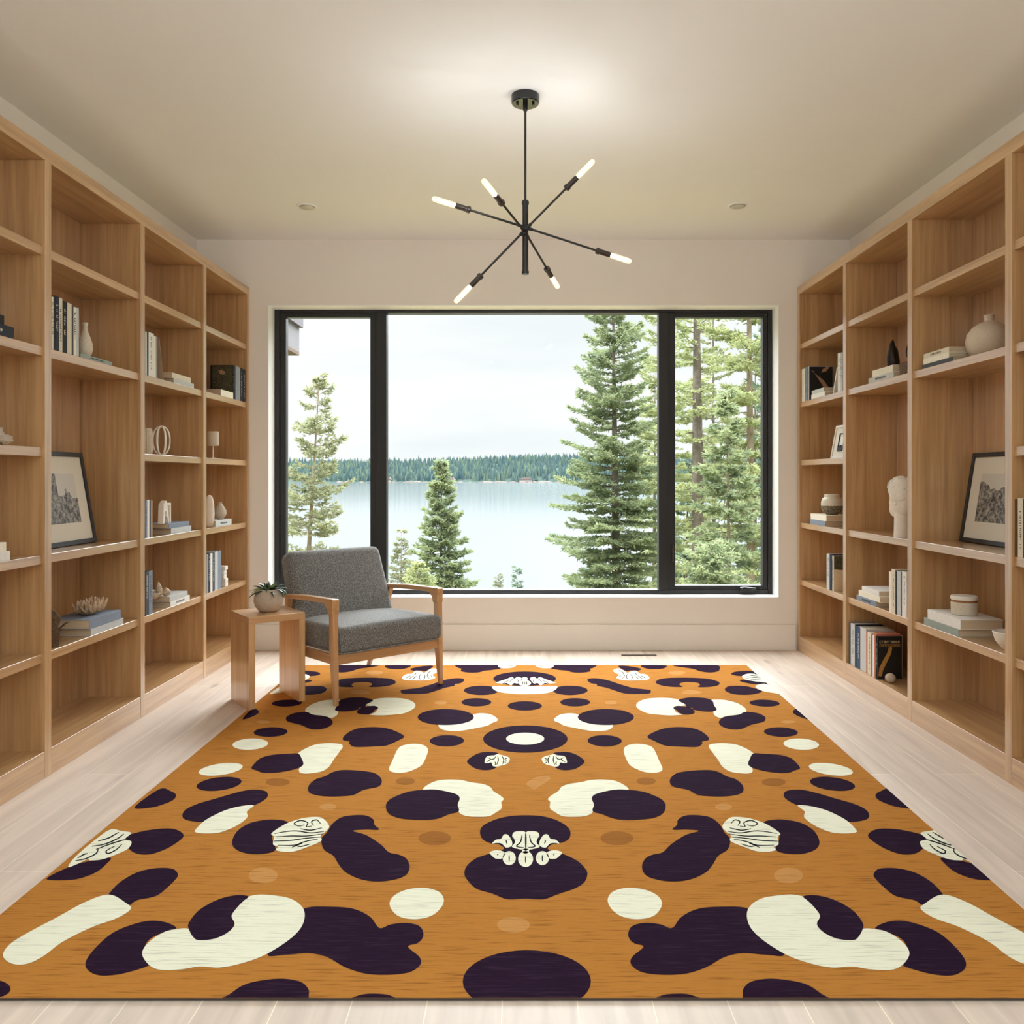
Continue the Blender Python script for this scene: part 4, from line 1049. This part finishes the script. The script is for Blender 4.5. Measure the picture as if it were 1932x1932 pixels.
# bark slab and twig
bk_ = MB(); sl_ = [(-.035, 0), (.03, 0), (.034, .05), (.028, .09), (.04, .12), (.022, .148), (.004, .165), (-.004, .188), (-.02, .17), (-.03, .12), (-.038, .06)]
bk_.prism([(x, z) for x, z in sl_], 'y', -.014, .014)
o = bk_.build('bark_slab', bark, None, bevel=.003); o.location = (-2.06, 3.70, LV['E']); o.rotation_euler = (0, 0, .5); tag(o, 'rough upright slab of bark beside the coral books', 'ornament')
tw = MB().tube([(0, 0, .004), (.0, .05, .03), (.004, .09, .048), (.0, .14, .062), (.006, .18, .072)], [.003, .0028, .0025, .002, .001], 7)
tw.tube([(.004, .09, .048), (.02, .12, .066), (.022, .14, .07)], [.002, .0015, .001], 6)
o = tw.build('twig', mat('dark_twig', srgb(58, 46, 38), .8, .2), None, smooth=True); o.location = (-2.125, 3.79, LV['E']); tag(o, 'dark dry twig leaning onto the coral books', 'twig')
# L3 C
lth([(0, 0), (.024, 0), (.033, .02), (.034, .08), (.031, .118), (.027, .135), (.024, .142), (.020, .140), (.022, .11), (0, .10)], (-2.055, 4.625, LV['C']), 'ribbed_vase', cer_c, 'cream ribbed vase on the middle shelf of left bookcase', 'vase', seg=72, ribs=18, ribd=.045)
lp = MB()
for k in range(3):
    a = math.pi * k / 3 + .35
    pts = []
    for i in range(33):
        t = 2 * math.pi * i / 32
        rr_ = .045 * abs(math.sin(t)) ** .8 * (1 if math.sin(t) >= 0 else -1)
        z_ = .084 - .08 * math.cos(t)
        pts.append((rr_ * math.cos(a), rr_ * math.sin(a), z_))
    lp.tube(pts, .0042, 8)
lp.lathe([(0, 0), (.02, 0), (.02, .006), (0, .006)], seg=20); lp.lathe([(0, .158), (.014, .158), (.012, .168), (0, .17)], seg=20)
o = lp.build('loop_sculpture', cer_w, None, smooth=True); o.location = (-2.052, 4.81, LV['C']); tag(o, 'white open-loop sculpture beside the ribbed vase', 'sculpture')
# L3 D arch sculpture: A shape and open square
ar = MB()
ar.prism([(-.055, 0), (-.032, 0), (-.026, .07), (-.008, .07), (-.004, .035), (.004, .035), (.016, 0), (.03, 0), (.010, .10), (.0, .128), (-.012, .133), (-.028, .125), (-.045, .11)], 'x', -.016, .016)
ar.prism([(.008, .118), (.006, .104), (.050, .104), (.052, 0), (.064, 0), (.062, .118)], 'x', -.012, .012)
o = ar.build('arch_sculpture', plaster, None, bevel=.004); o.location = (-2.045, 4.835, zc2); tag(o, 'white angular arch sculpture standing on two grey books', 'sculpture')
# L3 E shells
ob = MB().lathe([(0, 0), (.018, 0), (.03, .012), (.038, .03), (.036, .034), (.028, .02), (0, .01)], seg=28)
rr = random.Random(9)
for i in range(14):
    a = rr.random() * 6.28; q_ = rr.random() * .022
    ob.blob((q_ * math.cos(a), q_ * math.sin(a), .03 + rr.random() * .02), (.009, .009, .009), 1)
o = ob.build('coral_bowl', shellm, None, smooth=True); o.location = (-2.07, 4.74, zc3); tag(o, 'small brown bowl of coral bits next to seashells', 'bowl')
def shell(loc, r, h, tilt, label, name='seashell'):
    m = MB()
    prof = [(0, 0)] + [(r * math.sin(math.pi * (.1 + .9 * t)) ** .8 * (1 - .25 * t) * (1 + .06 * math.sin(t * 30)), h * t) for t in [i / 18 for i in range(1, 18)]] + [(0, h)]
    m.lathe(prof, seg=24, ribs=7, ribd=.05)
    o = m.build(name, shellm, None, smooth=True); o.location = loc; o.rotation_euler = tilt; tag(o, label, 'shell', 'seashells on the grey books')
shell((-2.06, 4.80, zc3 - .001), .022, .095, (0.12, 0, 0), 'tall pointed seashell between bowl and small shell')
shell((-2.045, 4.865, zc3 + .002), .025, .05, (0.25, 0, 0), 'small rounded seashell at the right end of the stack')
# L4
gb = thing('goblet', 'cream drum-shaped goblet on thin stem in left bookcase', 'ornament', (-2.055, 5.62, LV['C']))
MB().lathe([(0, .085), (.031, .085), (.036, .09), (.036, .175), (.033, .179), (.031, .17), (.031, .1), (0, .096)], seg=32).build('cup', cer_c, gb, smooth='angle')
MB().lathe([(0, 0), (.022, 0), (.022, .004), (.005, .008), (.004, .085), (0, .086)], seg=20).build('stem', cer_w, gb, smooth='angle')
gb2 = thing('goblet', 'second cream goblet half hidden by the upright post', 'ornament', (-2.10, 5.46, LV['C']))
MB().lathe([(0, .078), (.029, .078), (.033, .083), (.033, .15), (.03, .154), (.028, .145), (.028, .09), (0, .088)], seg=32).build('cup', cer_c, gb2, smooth='angle')
MB().lathe([(0, 0), (.02, 0), (.02, .004), (.0045, .008), (.004, .078), (0, .079)], seg=20).build('stem', cer_w, gb2, smooth='angle')
zv = LV['D'] + .042
tv = MB().lathe([(0, 0), (.02, 0), (.026, .03), (.029, .09), (.027, .15), (.02, .19), (.012, .207), (0, .212)], seg=28, ribs=3, ribd=.12)
o = tv.build('tall_vase', plaster, None, smooth=True); o.location = (-2.055, 5.555, LV['D']); tag(o, 'tall white rounded sculptural vase behind the upright post', 'vase')
lth(vase_prof(.042, .118, .012, .016), (-2.050, 5.735, zv), 'round_vase', stone, 'small round speckled vase on the pale book', 'vase')
bl = MB(); rr = random.Random(2); z_ = 0
for i in range(5):
    hh = .028; dx = rr.uniform(-.004, .004)
    bl.box(-.028 + dx, .028 + dx, -.026 + dx, .026 + dx, z_, z_ + hh); z_ += hh
o = bl.build('stacked_stone_block', plaster, None, bevel=.004); o.location = (-2.045, 5.76, LV['E']); tag(o, 'white layered stone block beside upright books, lower left shelf', 'ornament')
# R4 jar with two zones
j = thing('textured_jar', 'cream jar with rough dark lower half on two books', 'jar', (2.092, 5.745, zr4))
jc = [(0, 0), (.035, 0), (.058, .018), (.07, .045), (.0705, .06)]
MB().lathe(jc + [(.066, .06), (0, .055)], seg=40).build('rough_base', mat('rough_dark_glaze', srgb(150, 140, 118), .8, .3, col2=srgb(58, 50, 38), noise_scale=120, bump=.8, bump_scale=90), j, smooth='angle')
MB().lathe([(.0, .06), (.0705, .06), (.070, .085), (.062, .108), (.050, .118), (.050, .134), (.046, .137), (.044, .12), (0, .11)], seg=40).build('upper_body', mat('cream_glaze', srgb(216, 208, 190), .3, .5, noise_amt=.08, noise_scale=40, bump=.2, bump_scale=50), j, smooth='angle')
# R3 B bronze
zb = zr3
f_ = MB().tube([(0, 0, 0), (.002, 0, .03), (-.004, .002, .07), (.0, -.002, .10), (-.006, .004, .125), (-.002, .004, .140), (0, .004, .158)], [.034, .036, .033, .026, .015, .013, .004], 14)
f_.v = [(x * (1 + .35 * noise.noise(Vector((x, y, z)) * 40)), y * (1 + .35 * noise.noise(Vector((x + 3, y, z)) * 40)), z) for x, y, z in f_.v]
f_.tube([(0, .018, .10), (.0, .034, .085), (0, .036, .05), (0, .03, .01)], [.008, .009, .008, .009], 8)
o = f_.build('bronze_figure', bronze, None, smooth=True, subsurf=1); o.location = (2.075, 4.755, zb); tag(o, 'dark bronze figure standing on two pale books', 'sculpture')
wb_ = MB(); wb_.box(-.045, .045, -.045, .045, 0, .068)
wb_.v = [(x * (1.0 + (.12 if z > .03 else 0)), y * (1.0 + (.12 if z > .03 else 0)), z) for x, y, z in wb_.v]
o = wb_.build('wooden_block', woodb, None, bevel=.008); o.location = (2.075, 4.525, LV['B']); tag(o, 'brown wooden block beside the bronze figure', 'ornament')
fm = MB().tube([(0, 0, 0), (0, 0, .02), (0, 0, .045), (0, 0, .09), (0, 0, .12), (0, 0, .135)], [.018, .03, .034, .028, .014, .005], 18)
for k in range(9):
    a = 2 * math.pi * k / 9
    fm.tube([(.032 * math.cos(a), .032 * math.sin(a), .03), (.034 * math.cos(a), .034 * math.sin(a), .06), (.026 * math.cos(a), .026 * math.sin(a), .10)], [.004, .005, .003], 6)
o = fm.build('ribbed_ornament', bronze, None, smooth=True); o.location = (2.085, 4.53, LV['B'] + .068); tag(o, 'ribbed bronze ornament standing on the wooden block', 'ornament')
# R3 D bust: head turned to the window, on a round neck
bu = thing('white_bust', 'white plaster head bust facing the window on round neck', 'sculpture', (2.064, 4.62, LV['D']))
nk = MB().lathe([(0, 0), (.046, 0), (.046, .004), (.044, .06), (.043, .12), (.040, .19), (0, .19)], seg=36)
nk.build('neck', plaster, bu, smooth='angle')
def headfn(d):
    k = 1 + .03 * noise.noise(d * 3)
    return k
hd = MB()
# profile runs in the y-z plane (face towards +y, i.e. to the window); built from sections
prof = [  # z, back y, front y, half width
    (.108, .0, .088, .020), (.116, -.02, .112, .034), (.130, -.04, .124, .044), (.148, -.052, .126, .051), (.164, -.060, .120, .055), (.176, -.066, .128, .057), (.188, -.070, .136, .059),
    (.200, -.075, .128, .061), (.216, -.080, .113, .064), (.232, -.083, .111, .067), (.250, -.085, .114, .069), (.270, -.084, .112, .069), (.290, -.080, .104, .067), (.306, -.072, .088, .060), (.321, -.056, .066, .048), (.332, -.032, .038, .032), (.337, -.008, .012, .010)]
rings = []
SEG = 40
for (z_, yb_, yf_, hw) in prof:
    cy_ = (yb_ + yf_) / 2; ry = (yf_ - yb_) / 2; base = len(hd.v)
    for k in range(SEG):
        a = 2 * math.pi * k / SEG
        sy = math.cos(a); sx = math.sin(a)
        nose_ = (abs(sx) ** 1.0)
        yy = cy_ + ry * (sy if sy < 0 else sy ** 1.0)
        # nose/chin ridge stays narrow: pull cheeks back in front half
        if sy > .3 and .17 < z_ < .235: yy -= .016 * min(1, abs(sx) * 3.0)
        if sy > .2 and .228 < z_ < .245 and .15 < abs(sx) < .65: yy -= .008
        hd.v.append((hw * sx, yy - .01, z_))
    rings.append(base)
for i in range(len(rings) - 1):
    for k in range(SEG):
        k2 = (k + 1) % SEG; hd.face((rings[i] + k, rings[i] + k2, rings[i + 1] + k2, rings[i + 1] + k))
hd.face([rings[0] + k for k in range(SEG)]); hd.face([rings[-1] + k for k in range(SEG)])
hd.blob((-.064, -.004, .222), (.010, .016, .026), 2); hd.blob((.064, -.004, .222), (.010, .016, .026), 2)
hd.build('head', plaster, bu, smooth=True, subsurf=1)
hr = MB(); rr = random.Random(12)
for i in range(60):
    t = rr.random(); az = rr.uniform(0, 6.28)
    el = rr.uniform(.15, 1.5)
    y = .012 + .098 * math.cos(el) * math.cos(az); x = .070 * math.cos(el) * math.sin(az); z_ = .262 + .080 * math.sin(el)
    if y > .06 and z_ < .285: continue
    hr.blob((x, y, z_ - .004), (.015, .016, .008), 1, lambda d: 1 + .25 * noise.noise(d * 5))
for z_ in (.255, .268, .281, .294):
    hr.blob((-.03, .098, z_ + .006), (.013, .010, .009), 2); hr.blob((.02, .098, z_ + .008), (.013, .010, .009), 2)
for i in range(26):
    a = rr.uniform(math.pi * .62, math.pi * 1.38); z_ = rr.uniform(.19, .27)
    hr.blob((.064 * math.sin(a), .012 + .095 * math.cos(a), z_), (.012, .013, .012), 1)
hr.build('hair', plaster, bu, smooth=True)
bu.scale = (.92, .92, .97)
# stone ball
o = MB().blob((0, 0, .026), (.028, .028, .026), 3, lambda d: 1 + .08 * noise.noise(d * 3)).build('stone_ball', stone, None, smooth=True); o.location = (2.055, 4.745, LV['G']); tag(o, 'small pale stone ball before the gold-lettered black book', 'ornament')
# R2
lth([(0, 0), (.05, 0), (.078, .018), (.095, .05), (.100, .085), (.093, .120), (.072, .150), (.045, .168), (.024, .176), (.020, .182), (.021, .203), (.024, .207), (.020, .207), (.016, .19), (0, .18)], (2.165, 3.94, LV['B']), 'bulbous_vase', mat('beige_stone', srgb(214, 198, 176), .85, .25, noise_amt=.16, noise_scale=260, bump=.3, bump_scale=240), 'large round beige stone vase with tiny neck, right bookcase', 'vase', seg=48)
lj = thing('lidded_jar', 'cream stoneware jar with pale lid on two large books', 'jar', (2.112, 4.06, zr2))
MB().lathe([(0, 0), (.054, 0), (.058, .004), (.059, .058), (.055, .062), (0, .062)], seg=40).build('jar_body', cer_c, lj, smooth='angle')
MB().lathe([(0, .062), (.056, .062), (.056, .072), (0, .072)], seg=40).build('bamboo_band', mat('bamboo_band', srgb(150, 104, 66), .6, .3), lj, smooth='angle')
MB().lathe([(0, .072), (.058, .072), (.060, .077), (.060, .086), (.056, .091), (0, .092)], seg=40).build('lid', cer_w, lj, smooth='angle')
lth([(0, 0), (.022, 0), (.028, .005), (.052, .035), (.064, .075), (.061, .078), (.048, .040), (.026, .012), (0, .010)], (2.085, 3.64, LV['E']), 'white_bowl', cer_w, 'small white bowl half hidden behind the oak post', 'bowl', seg=40)
# ------------------------------------------------------------------ outdoors
WATER_Z = EYE - 8.0
wm = mat('lake_water', srgb(82, 91, 95), .10, .5, bump=.05, bump_scale=.4)
o = MB().box(-2500, 2500, 30, 1750, WATER_Z - 1, WATER_Z).build('lake_water', wm, None, off=(0, 800, WATER_Z)); o.location = (0, 800, WATER_Z)
o['kind'] = 'structure'; o['label'] = 'calm pale lake reaching to the far shore'
# near ground below the window
g = MB(); NX, NY = 40, 24
for j in range(NY + 1):
    for i in range(NX + 1):
        x = -60 + 120 * i / NX; y = 6.9 + 45 * (j / NY) ** 1.3
        z = -1.3 - (y - 6.9) * .15 - .6 * max(0, (y - 34) / 10) + .35 * noise.noise(Vector((x * .15, y * .15, 0)))
        z = min(z, -0.95 - (y - 6.9) * .135) if y > 8 else min(z, -1.1)
        g.v.append((x, y, z))
for j in range(NY):
    for i in range(NX):
        a = j * (NX + 1) + i; g.face((a, a + 1, a + NX + 2, a + NX + 1))
o = g.build('hillside_ground', mat('mossy_ground', srgb(96, 104, 62), .95, .1, col2=srgb(120, 104, 80), noise_scale=.8), None, smooth=True); o['kind'] = 'structure'; o['label'] = 'mossy slope dropping from the house to the lake'
def ground_z(x, y):
    z = -1.3 - (y - 6.9) * .15 - .6 * max(0, (y - 34) / 10) + .35 * noise.noise(Vector((x * .15, y * .15, 0)))
    return min(z, -0.95 - (y - 6.9) * .135)
# far shore: hill, forest, rocks, cabins
DS = 1600.0
hl = MB(); rr = random.Random(21)
def ridge(x):   # height of the treetops above water
    px = VX + x / DS * F
    import bisect
    K = [(-2000, 48), (538, 53), (620, 54), (720, 55), (800, 56), (900, 61), (1000, 64), (1080, 65), (1200, 62), (1440, 58), (4000, 46)]
    for (a, ha), (b_, hb_) in zip(K, K[1:]):
        if a <= px <= b_: return ha + (hb_ - ha) * (px - a) / (b_ - a)
    return 48
NXH = 120
for i in range(NXH + 1):
    x = -1500 + 3000 * i / NXH; H = ridge(x) - 18 + 3 * noise.noise(Vector((x * .01, 0, 0)))
    for (dy, f) in ((0, 0), (6, .04), (40, .25), (110, .6), (200, .9), (260, 1.0), (420, .7)):
        hl.v.append((x, DS + dy + 8 * noise.noise(Vector((x * .02, 1, 0))), WATER_Z - .2 + H * f))
for i in range(NXH):
    for k in range(6):
        a = i * 7 + k; hl.face((a, a + 7, a + 8, a + 1))
o = hl.build('far_shore_hill', mat('far_hill_ground', srgb(56, 70, 66), .95, .1), None, smooth=True); o['kind'] = 'structure'; o['label'] = 'low wooded hill along the far lake shore'
fo = MB(); rr = random.Random(4)
for i in range(6200):
    x = rr.uniform(-760, 760); dy = 8 + 270 * rr.random() ** 1.0
    H = ridge(x) - 18
    f = 0.04 + .96 * min(1, (dy / 250.0)) ** .8
    z = WATER_Z + H * f - 3
    hgt = rr.uniform(12, 21) * (1.0 if rr.random() < .95 else 1.25); r0 = rr.uniform(2.0, 4.0)
    b = len(fo.v); y = DS + dy; m_ = rr.choice((0, 0, 1, 2))
    seg = 5; a0 = rr.random() * 6
    for lay, (zz, q_) in enumerate(((0, 1.0), (.45, .72), (.75, .4))):
        for k in range(seg):
            a = a0 + 2 * math.pi * k / seg; jj = rr.uniform(.75, 1.2)
            fo.v.append((x + r0 * q_ * jj * math.cos(a), y + r0 * q_ * jj * math.sin(a), z + hgt * zz))
    fo.v.append((x, y, z + hgt))
    for lay in range(2):
        for k in range(seg):
            k2 = (k + 1) % seg; fo.face((b + lay * seg + k, b + lay * seg + k2, b + (lay + 1) * seg + k2, b + (lay + 1) * seg + k), m_)
    for k in range(seg): fo.face((b + 2 * seg + k, b + 2 * seg + (k + 1) % seg, b + 3 * seg), m_)
o = fo.build('far_forest', [mat('far_fir', srgb(66, 84, 82), .95, .1), mat('far_fir_light', srgb(82, 98, 84), .95, .1), mat('far_fir_dark', srgb(54, 74, 78), .95, .1)], None, fix=False)
tag(o, 'dense fir forest covering the far shore hill', 'forest', kind='stuff')
rk = MB(); rr = random.Random(31)
for i in range(110):
    x = rr.gauss(0, 140) if i % 2 else rr.uniform(-420, 420); q_ = rr.uniform(1.0, 3.6)
    rk.blob((x, DS - 3 + rr.uniform(-6, 4), WATER_Z + .3), (q_ * 2.2, q_, q_ * .45), 1, lambda d: 1 + .3 * noise.noise(d * 3 + Vector((i, 0, 0))))
o = rk.build('shore_rocks', mat('pale_rock', srgb(128, 116, 110), .9, .1), None, smooth=True); tag(o, 'pale rocks strewn along the far shoreline', 'rocks', kind='stuff')
def cabin(px, wd, label):
    x = (px - VX) / F * DS; z = WATER_Z + 2.2
    c = thing('cabin', label, 'house', (x, DS - 2, z), group='cabins on the far shore')
    MB().box(-wd / 2, wd / 2, -4, 4, -2.5, 3.4).build('wall', mat('cabin_wall', srgb(140, 132, 128), .8), c)
    MB().prism([(-wd / 2 - 1.5, 3.2), (wd / 2 + 1.5, 3.2), (wd / 4, 7.2), (-wd / 4, 7.2)], 'y', -5.2, 5.2).build('roof', mat('cabin_roof', srgb(104, 90, 86), .8), c)
cabin(992, 24, 'wide pale cabin with stepped roof on the far shore, right of centre')
cabin(853, 9, 'tiny white cabin on the far shore behind small fir')
cabin(734, 8, 'tiny pale cabin on the far shore beside left mullion')

# roof overhang beside the window, upper left
OV = (-3.2, 8.3, 2.72)
wg = thing('roof_overhang', 'grey clapboard roof overhang at the top of left pane', 'roof', OV)
sid = mat('grey_siding', srgb(112, 110, 114), .8, .2, noise_amt=.05, noise_scale=20)
MB().box(-3.8, -2.64, 6.5, 10, 2.74, 3.9).build('siding', sid, wg, off=OV)
MB().box(-2.64, -2.60, 6.5, 10.03, 3.03, 3.9).build('fascia', mat('grey_fascia', srgb(100, 98, 104), .8, .2), wg, off=OV)
MB().box(-3.8, -2.64, 6.5, 10, 2.70, 2.74).build('soffit', mat('soffit_wood', srgb(96, 82, 72), .8, .2), wg, off=OV)

# conifers
def leafy(name, c1, c2):
    m = mat(name, srgb(*c1), .8, .2, col2=srgb(*c2), noise_scale=3)
    n = m.node_tree.nodes; L = m.node_tree.links; b = n['Principled BSDF']; out = n['Material Output']
    t = n.new('ShaderNodeBsdfTranslucent'); mx = n.new('ShaderNodeMixShader'); mx.inputs[0].default_value = .5
    L.new(b.inputs['Base Color'].links[0].from_socket, t.inputs['Color'])
    L.new(b.outputs[0], mx.inputs[1]); L.new(t.outputs[0], mx.inputs[2]); L.new(mx.outputs[0], out.inputs['Surface'])
    return m
FM = [leafy('fir_green', (154, 164, 124), (116, 130, 100)), leafy('fir_yellow_green', (172, 178, 130), (138, 148, 108)),
      leafy('fir_deep_green', (130, 148, 120), (98, 118, 98)), leafy('pine_olive', (154, 156, 122), (120, 126, 96))]
TM = [mat('fir_bark', srgb(112, 104, 94), .9, .1, noise_amt=.35, noise_scale=9, bump=.5, bump_scale=14), mat('pale_bark', srgb(134, 122, 102), .9, .1, noise_amt=.3, noise_scale=9)]
def conifer(px_top, py_top, px_base, py_base, D, prof, fm, label, seed, nbr=110, dens=1.0, trunk_r=.14, tuft=.12, name='fir_tree', droop=-.25, tm=0, gap=0.0, lean_top=0, upturn=.5, tw=.021):
    """prof: list of (fraction from top, half width in px)"""
    rr = random.Random(seed)
    top, bse = P(px_top, py_top, D), P(px_base, py_base, D)
    gz = ground_z(bse.x, D) - .2
    root = thing(name, label, 'tree', (bse.x, D, gz), group='trees outside the window'); off = (bse.x, D, gz)
    H = top.z - bse.z
    def axis(f):  # f from top 0 .. base 1
        return top.lerp(bse, f)
    pts = [top, axis(.1), axis(.3), axis(.6), bse, Vector((bse.x, D, gz))]
    MB().tube(pts, [.01, trunk_r * .16, trunk_r * .34, trunk_r * .66, trunk_r, trunk_r * 1.15], 10).build('trunk', TM[tm], root, smooth=True, off=off)
    br = MB(); fo = MB()
    def wid(f):
        for (a, wa), (b_, wb2) in zip(prof, prof[1:]):
            if a <= f <= b_: return (wa + (wb2 - wa) * (f - a) / (b_ - a)) / F * D
        return prof[-1][1] / F * D
    def tuftat(p, d, s):
        for k in range(3):
            a = (d + Vector((rr.gauss(0, .55), rr.gauss(0, .55), rr.gauss(0, .4)))).normalized()
            sd = a.cross(Vector((rr.gauss(0, 1), rr.gauss(0, 1), rr.gauss(0, 1))))
            if sd.length < 1e-3: continue
            sd = sd.normalized() * tw * (.6 + .7 * rr.random()) * s; l = tuft * s * (.6 + .8 * rr.random())
            b = len(fo.v); q_ = p + a * l
            fo.v += [tuple(p - sd * .5), tuple(p + a * l * .5 - sd), tuple(q_), tuple(p + a * l * .5 + sd), tuple(p + sd * .5)]
            fo.face((b, b + 1, b + 2, b + 3, b + 4))
    for i in range(nbr):
        tier = max(8, nbr // 7); f = ((int(i / nbr * tier) + .5 + rr.gauss(0, .42)) / tier); f = min(1, max(0, f)) ** .85
        if gap and noise.noise(Vector((f * 14, seed, 0))) > gap: continue
        az = i * 2.399 + rr.uniform(-.4, .4)
        ln = wid(f) * (.42 + .72 * rr.random())
        if ln < .08: ln = .08
        o3 = axis(f); d = Vector((math.cos(az), math.sin(az), 0))
        N = 6; bp = []
        dr = droop * (0.2 + f) + rr.uniform(-.08, .08)
        for k in range(N + 1):
            t = k / N
            bp.append(o3 + d * ln * t + Vector((0, 0, ln * (dr * t * 1.2 + upturn * .45 * t * t) + (0.35 - f * .35) * ln * t)))
        br.tube(bp, [max(.006, trunk_r * .13 * (1 - .8 * k / N) * min(1, ln)) for k in range(N + 1)], 5, caps=False)
        nt_ = int((6 + ln * 16) * dens)
        for k in range(nt_):
            t = .12 + .88 * ((k + rr.random()) / nt_) ** .8
            idx = min(N - 1, int(t * N)); p = bp[idx].lerp(bp[idx + 1], t * N - idx)
            sidev = Vector((-d.y, d.x, 0)) * (1 if k % 2 else -1)
            tl = ln * .34 * (1.05 - t) * (.5 + rr.random()) + .05
            dd = (sidev + d * .7).normalized()
            M = max(2, int(tl / (tuft * .62)))
            for q_ in range(M + 1):
                pp_ = p + dd * tl * q_ / M + Vector((0, 0, -.10 * tl * (q_ / M) ** 1.5 + rr.gauss(0, .02)))
                tuftat(pp_, (dd * .6 + d * .5 + Vector((0, 0, .12))), 1.0 if q_ else .8)
        tuftat(bp[-1], d + Vector((0, 0, .3)), 1.1)
    br.build('branches', TM[tm], root, off=off, fix=False)
    fo.build('foliage', FM[fm], root, off=off, fix=False)
    return root
# main fir in the centre pane
conifer(1156, 500, 1163, 1130, 26, [(0, 8), (.13, 46), (.35, 70), (.55, 86), (.75, 112), (1, 124)], 0, 'large full fir tree in the centre pane, touching the pane top', 1, nbr=230, dens=1.25, trunk_r=.15)
conifer(1262, 380, 1253, 1130, 30, [(0, 10), (.2, 56), (.5, 80), (.75, 94), (1, 108)], 1, 'loose yellow-green fir standing behind the right mullion', 2, nbr=150, dens=1.0, trunk_r=.16, gap=.35)
conifer(1312, 250, 1318, 1140, 24, [(0, 10), (.3, 62), (.6, 76), (.8, 62), (1, 50)], 1, 'tall fir with thick bare trunk in the right pane', 3, nbr=120, dens=.8, trunk_r=.21, gap=.2)
conifer(1410, 200, 1418, 1140, 22, [(0, 10), (.3, 74), (.6, 98), (.85, 90), (1, 76)], 1, 'tall bushy fir at the right edge of right pane', 5, nbr=170, dens=1.1, trunk_r=.12, tm=1)
conifer(1372, 740, 1376, 1140, 18, [(0, 8), (.3, 44), (.7, 68), (1, 76)], 0, 'mid-height fir between the two tall trunks, right pane', 6, nbr=110, dens=1.0, trunk_r=.05, tm=1)
conifer(1466, 420, 1470, 1140, 28, [(0, 8), (.3, 54), (.7, 84), (1, 94)], 2, 'dark fir half cut off by the right window frame', 7, nbr=150, dens=1.0, trunk_r=.16)
conifer(1300, 860, 1292, 1140, 34, [(0, 8), (.4, 44), (1, 66)], 2, 'deep green young fir low in the right pane', 8, nbr=110, dens=1.1, trunk_r=.07)
conifer(1345, 470, 1347, 1140, 40, [(0, 6), (.3, 36), (.7, 56), (1, 66)], 3, 'faint olive fir far behind the two tall trunks', 16, nbr=130, dens=.7, trunk_r=.12, tuft=.16, tw=.03, gap=.3)
conifer(1236, 700, 1234, 1140, 36, [(0, 6), (.4, 34), (1, 60)], 1, 'slim yellow-green fir left of the right mullion', 17, nbr=110, dens=.8, trunk_r=.1, tuft=.14, tw=.026)
conifer(1425, 640, 1424, 1140, 34, [(0, 6), (.4, 46), (1, 70)], 3, 'olive fir behind the bushy one, right pane edge', 18, nbr=120, dens=.9, trunk_r=.1, tuft=.14, tw=.026)
# left pane pine
conifer(603, 706, 577, 1130, 20, [(0, 6), (.1, 26), (.25, 44), (.45, 66), (.8, 84), (1, 84)], 3, 'sparse lean pine with bare trunk in the left pane', 9, nbr=150, dens=.62, trunk_r=.062, tm=1, gap=.34, tuft=.10, tw=.02, name='pine_tree', droop=-.15)
# small fir in centre-left
conifer(833, 872, 832, 1135, 24, [(0, 5), (.2, 24), (.45, 42), (.7, 58), (1, 78)], 0, 'young fir rising above the lake behind the armchair', 10, nbr=170, dens=1.1, trunk_r=.05, tuft=.105, tw=.019)
conifer(757, 1004, 757, 1135, 22, [(0, 3), (.4, 20), (1, 36)], 3, 'thin pale sapling beside the left mullion', 11, nbr=70, dens=.45, trunk_r=.02, tm=1, tuft=.08, tw=.015, name='sapling', gap=.5)
conifer(790, 1066, 790, 1138, 20, [(0, 8), (.4, 30), (1, 48)], 1, 'low yellow-green bush at foot of the young fir', 12, nbr=60, dens=.8, trunk_r=.02, tm=1, tuft=.07, tw=.014, name='bush')
conifer(940, 1086, 940, 1136, 22, [(0, 2), (.5, 8), (1, 16)], 3, 'tiny olive sapling above the sill, left one of two', 13, nbr=26, dens=.6, trunk_r=.012, tuft=.05, tw=.01, name='sapling')
conifer(975, 1070, 976, 1136, 22, [(0, 2), (.5, 8), (1, 15)], 2, 'tiny green sapling above the sill, right one of two', 14, nbr=26, dens=.7, trunk_r=.012, tuft=.05, tw=.01, name='sapling')
conifer(1342, 1036, 1340, 1140, 14, [(0, 34), (.4, 56), (1, 66)], 0, 'rounded light green bush low in the right pane', 15, nbr=90, dens=1.0, trunk_r=.02, tuft=.06, tw=.012, name='bush', droop=-.1)
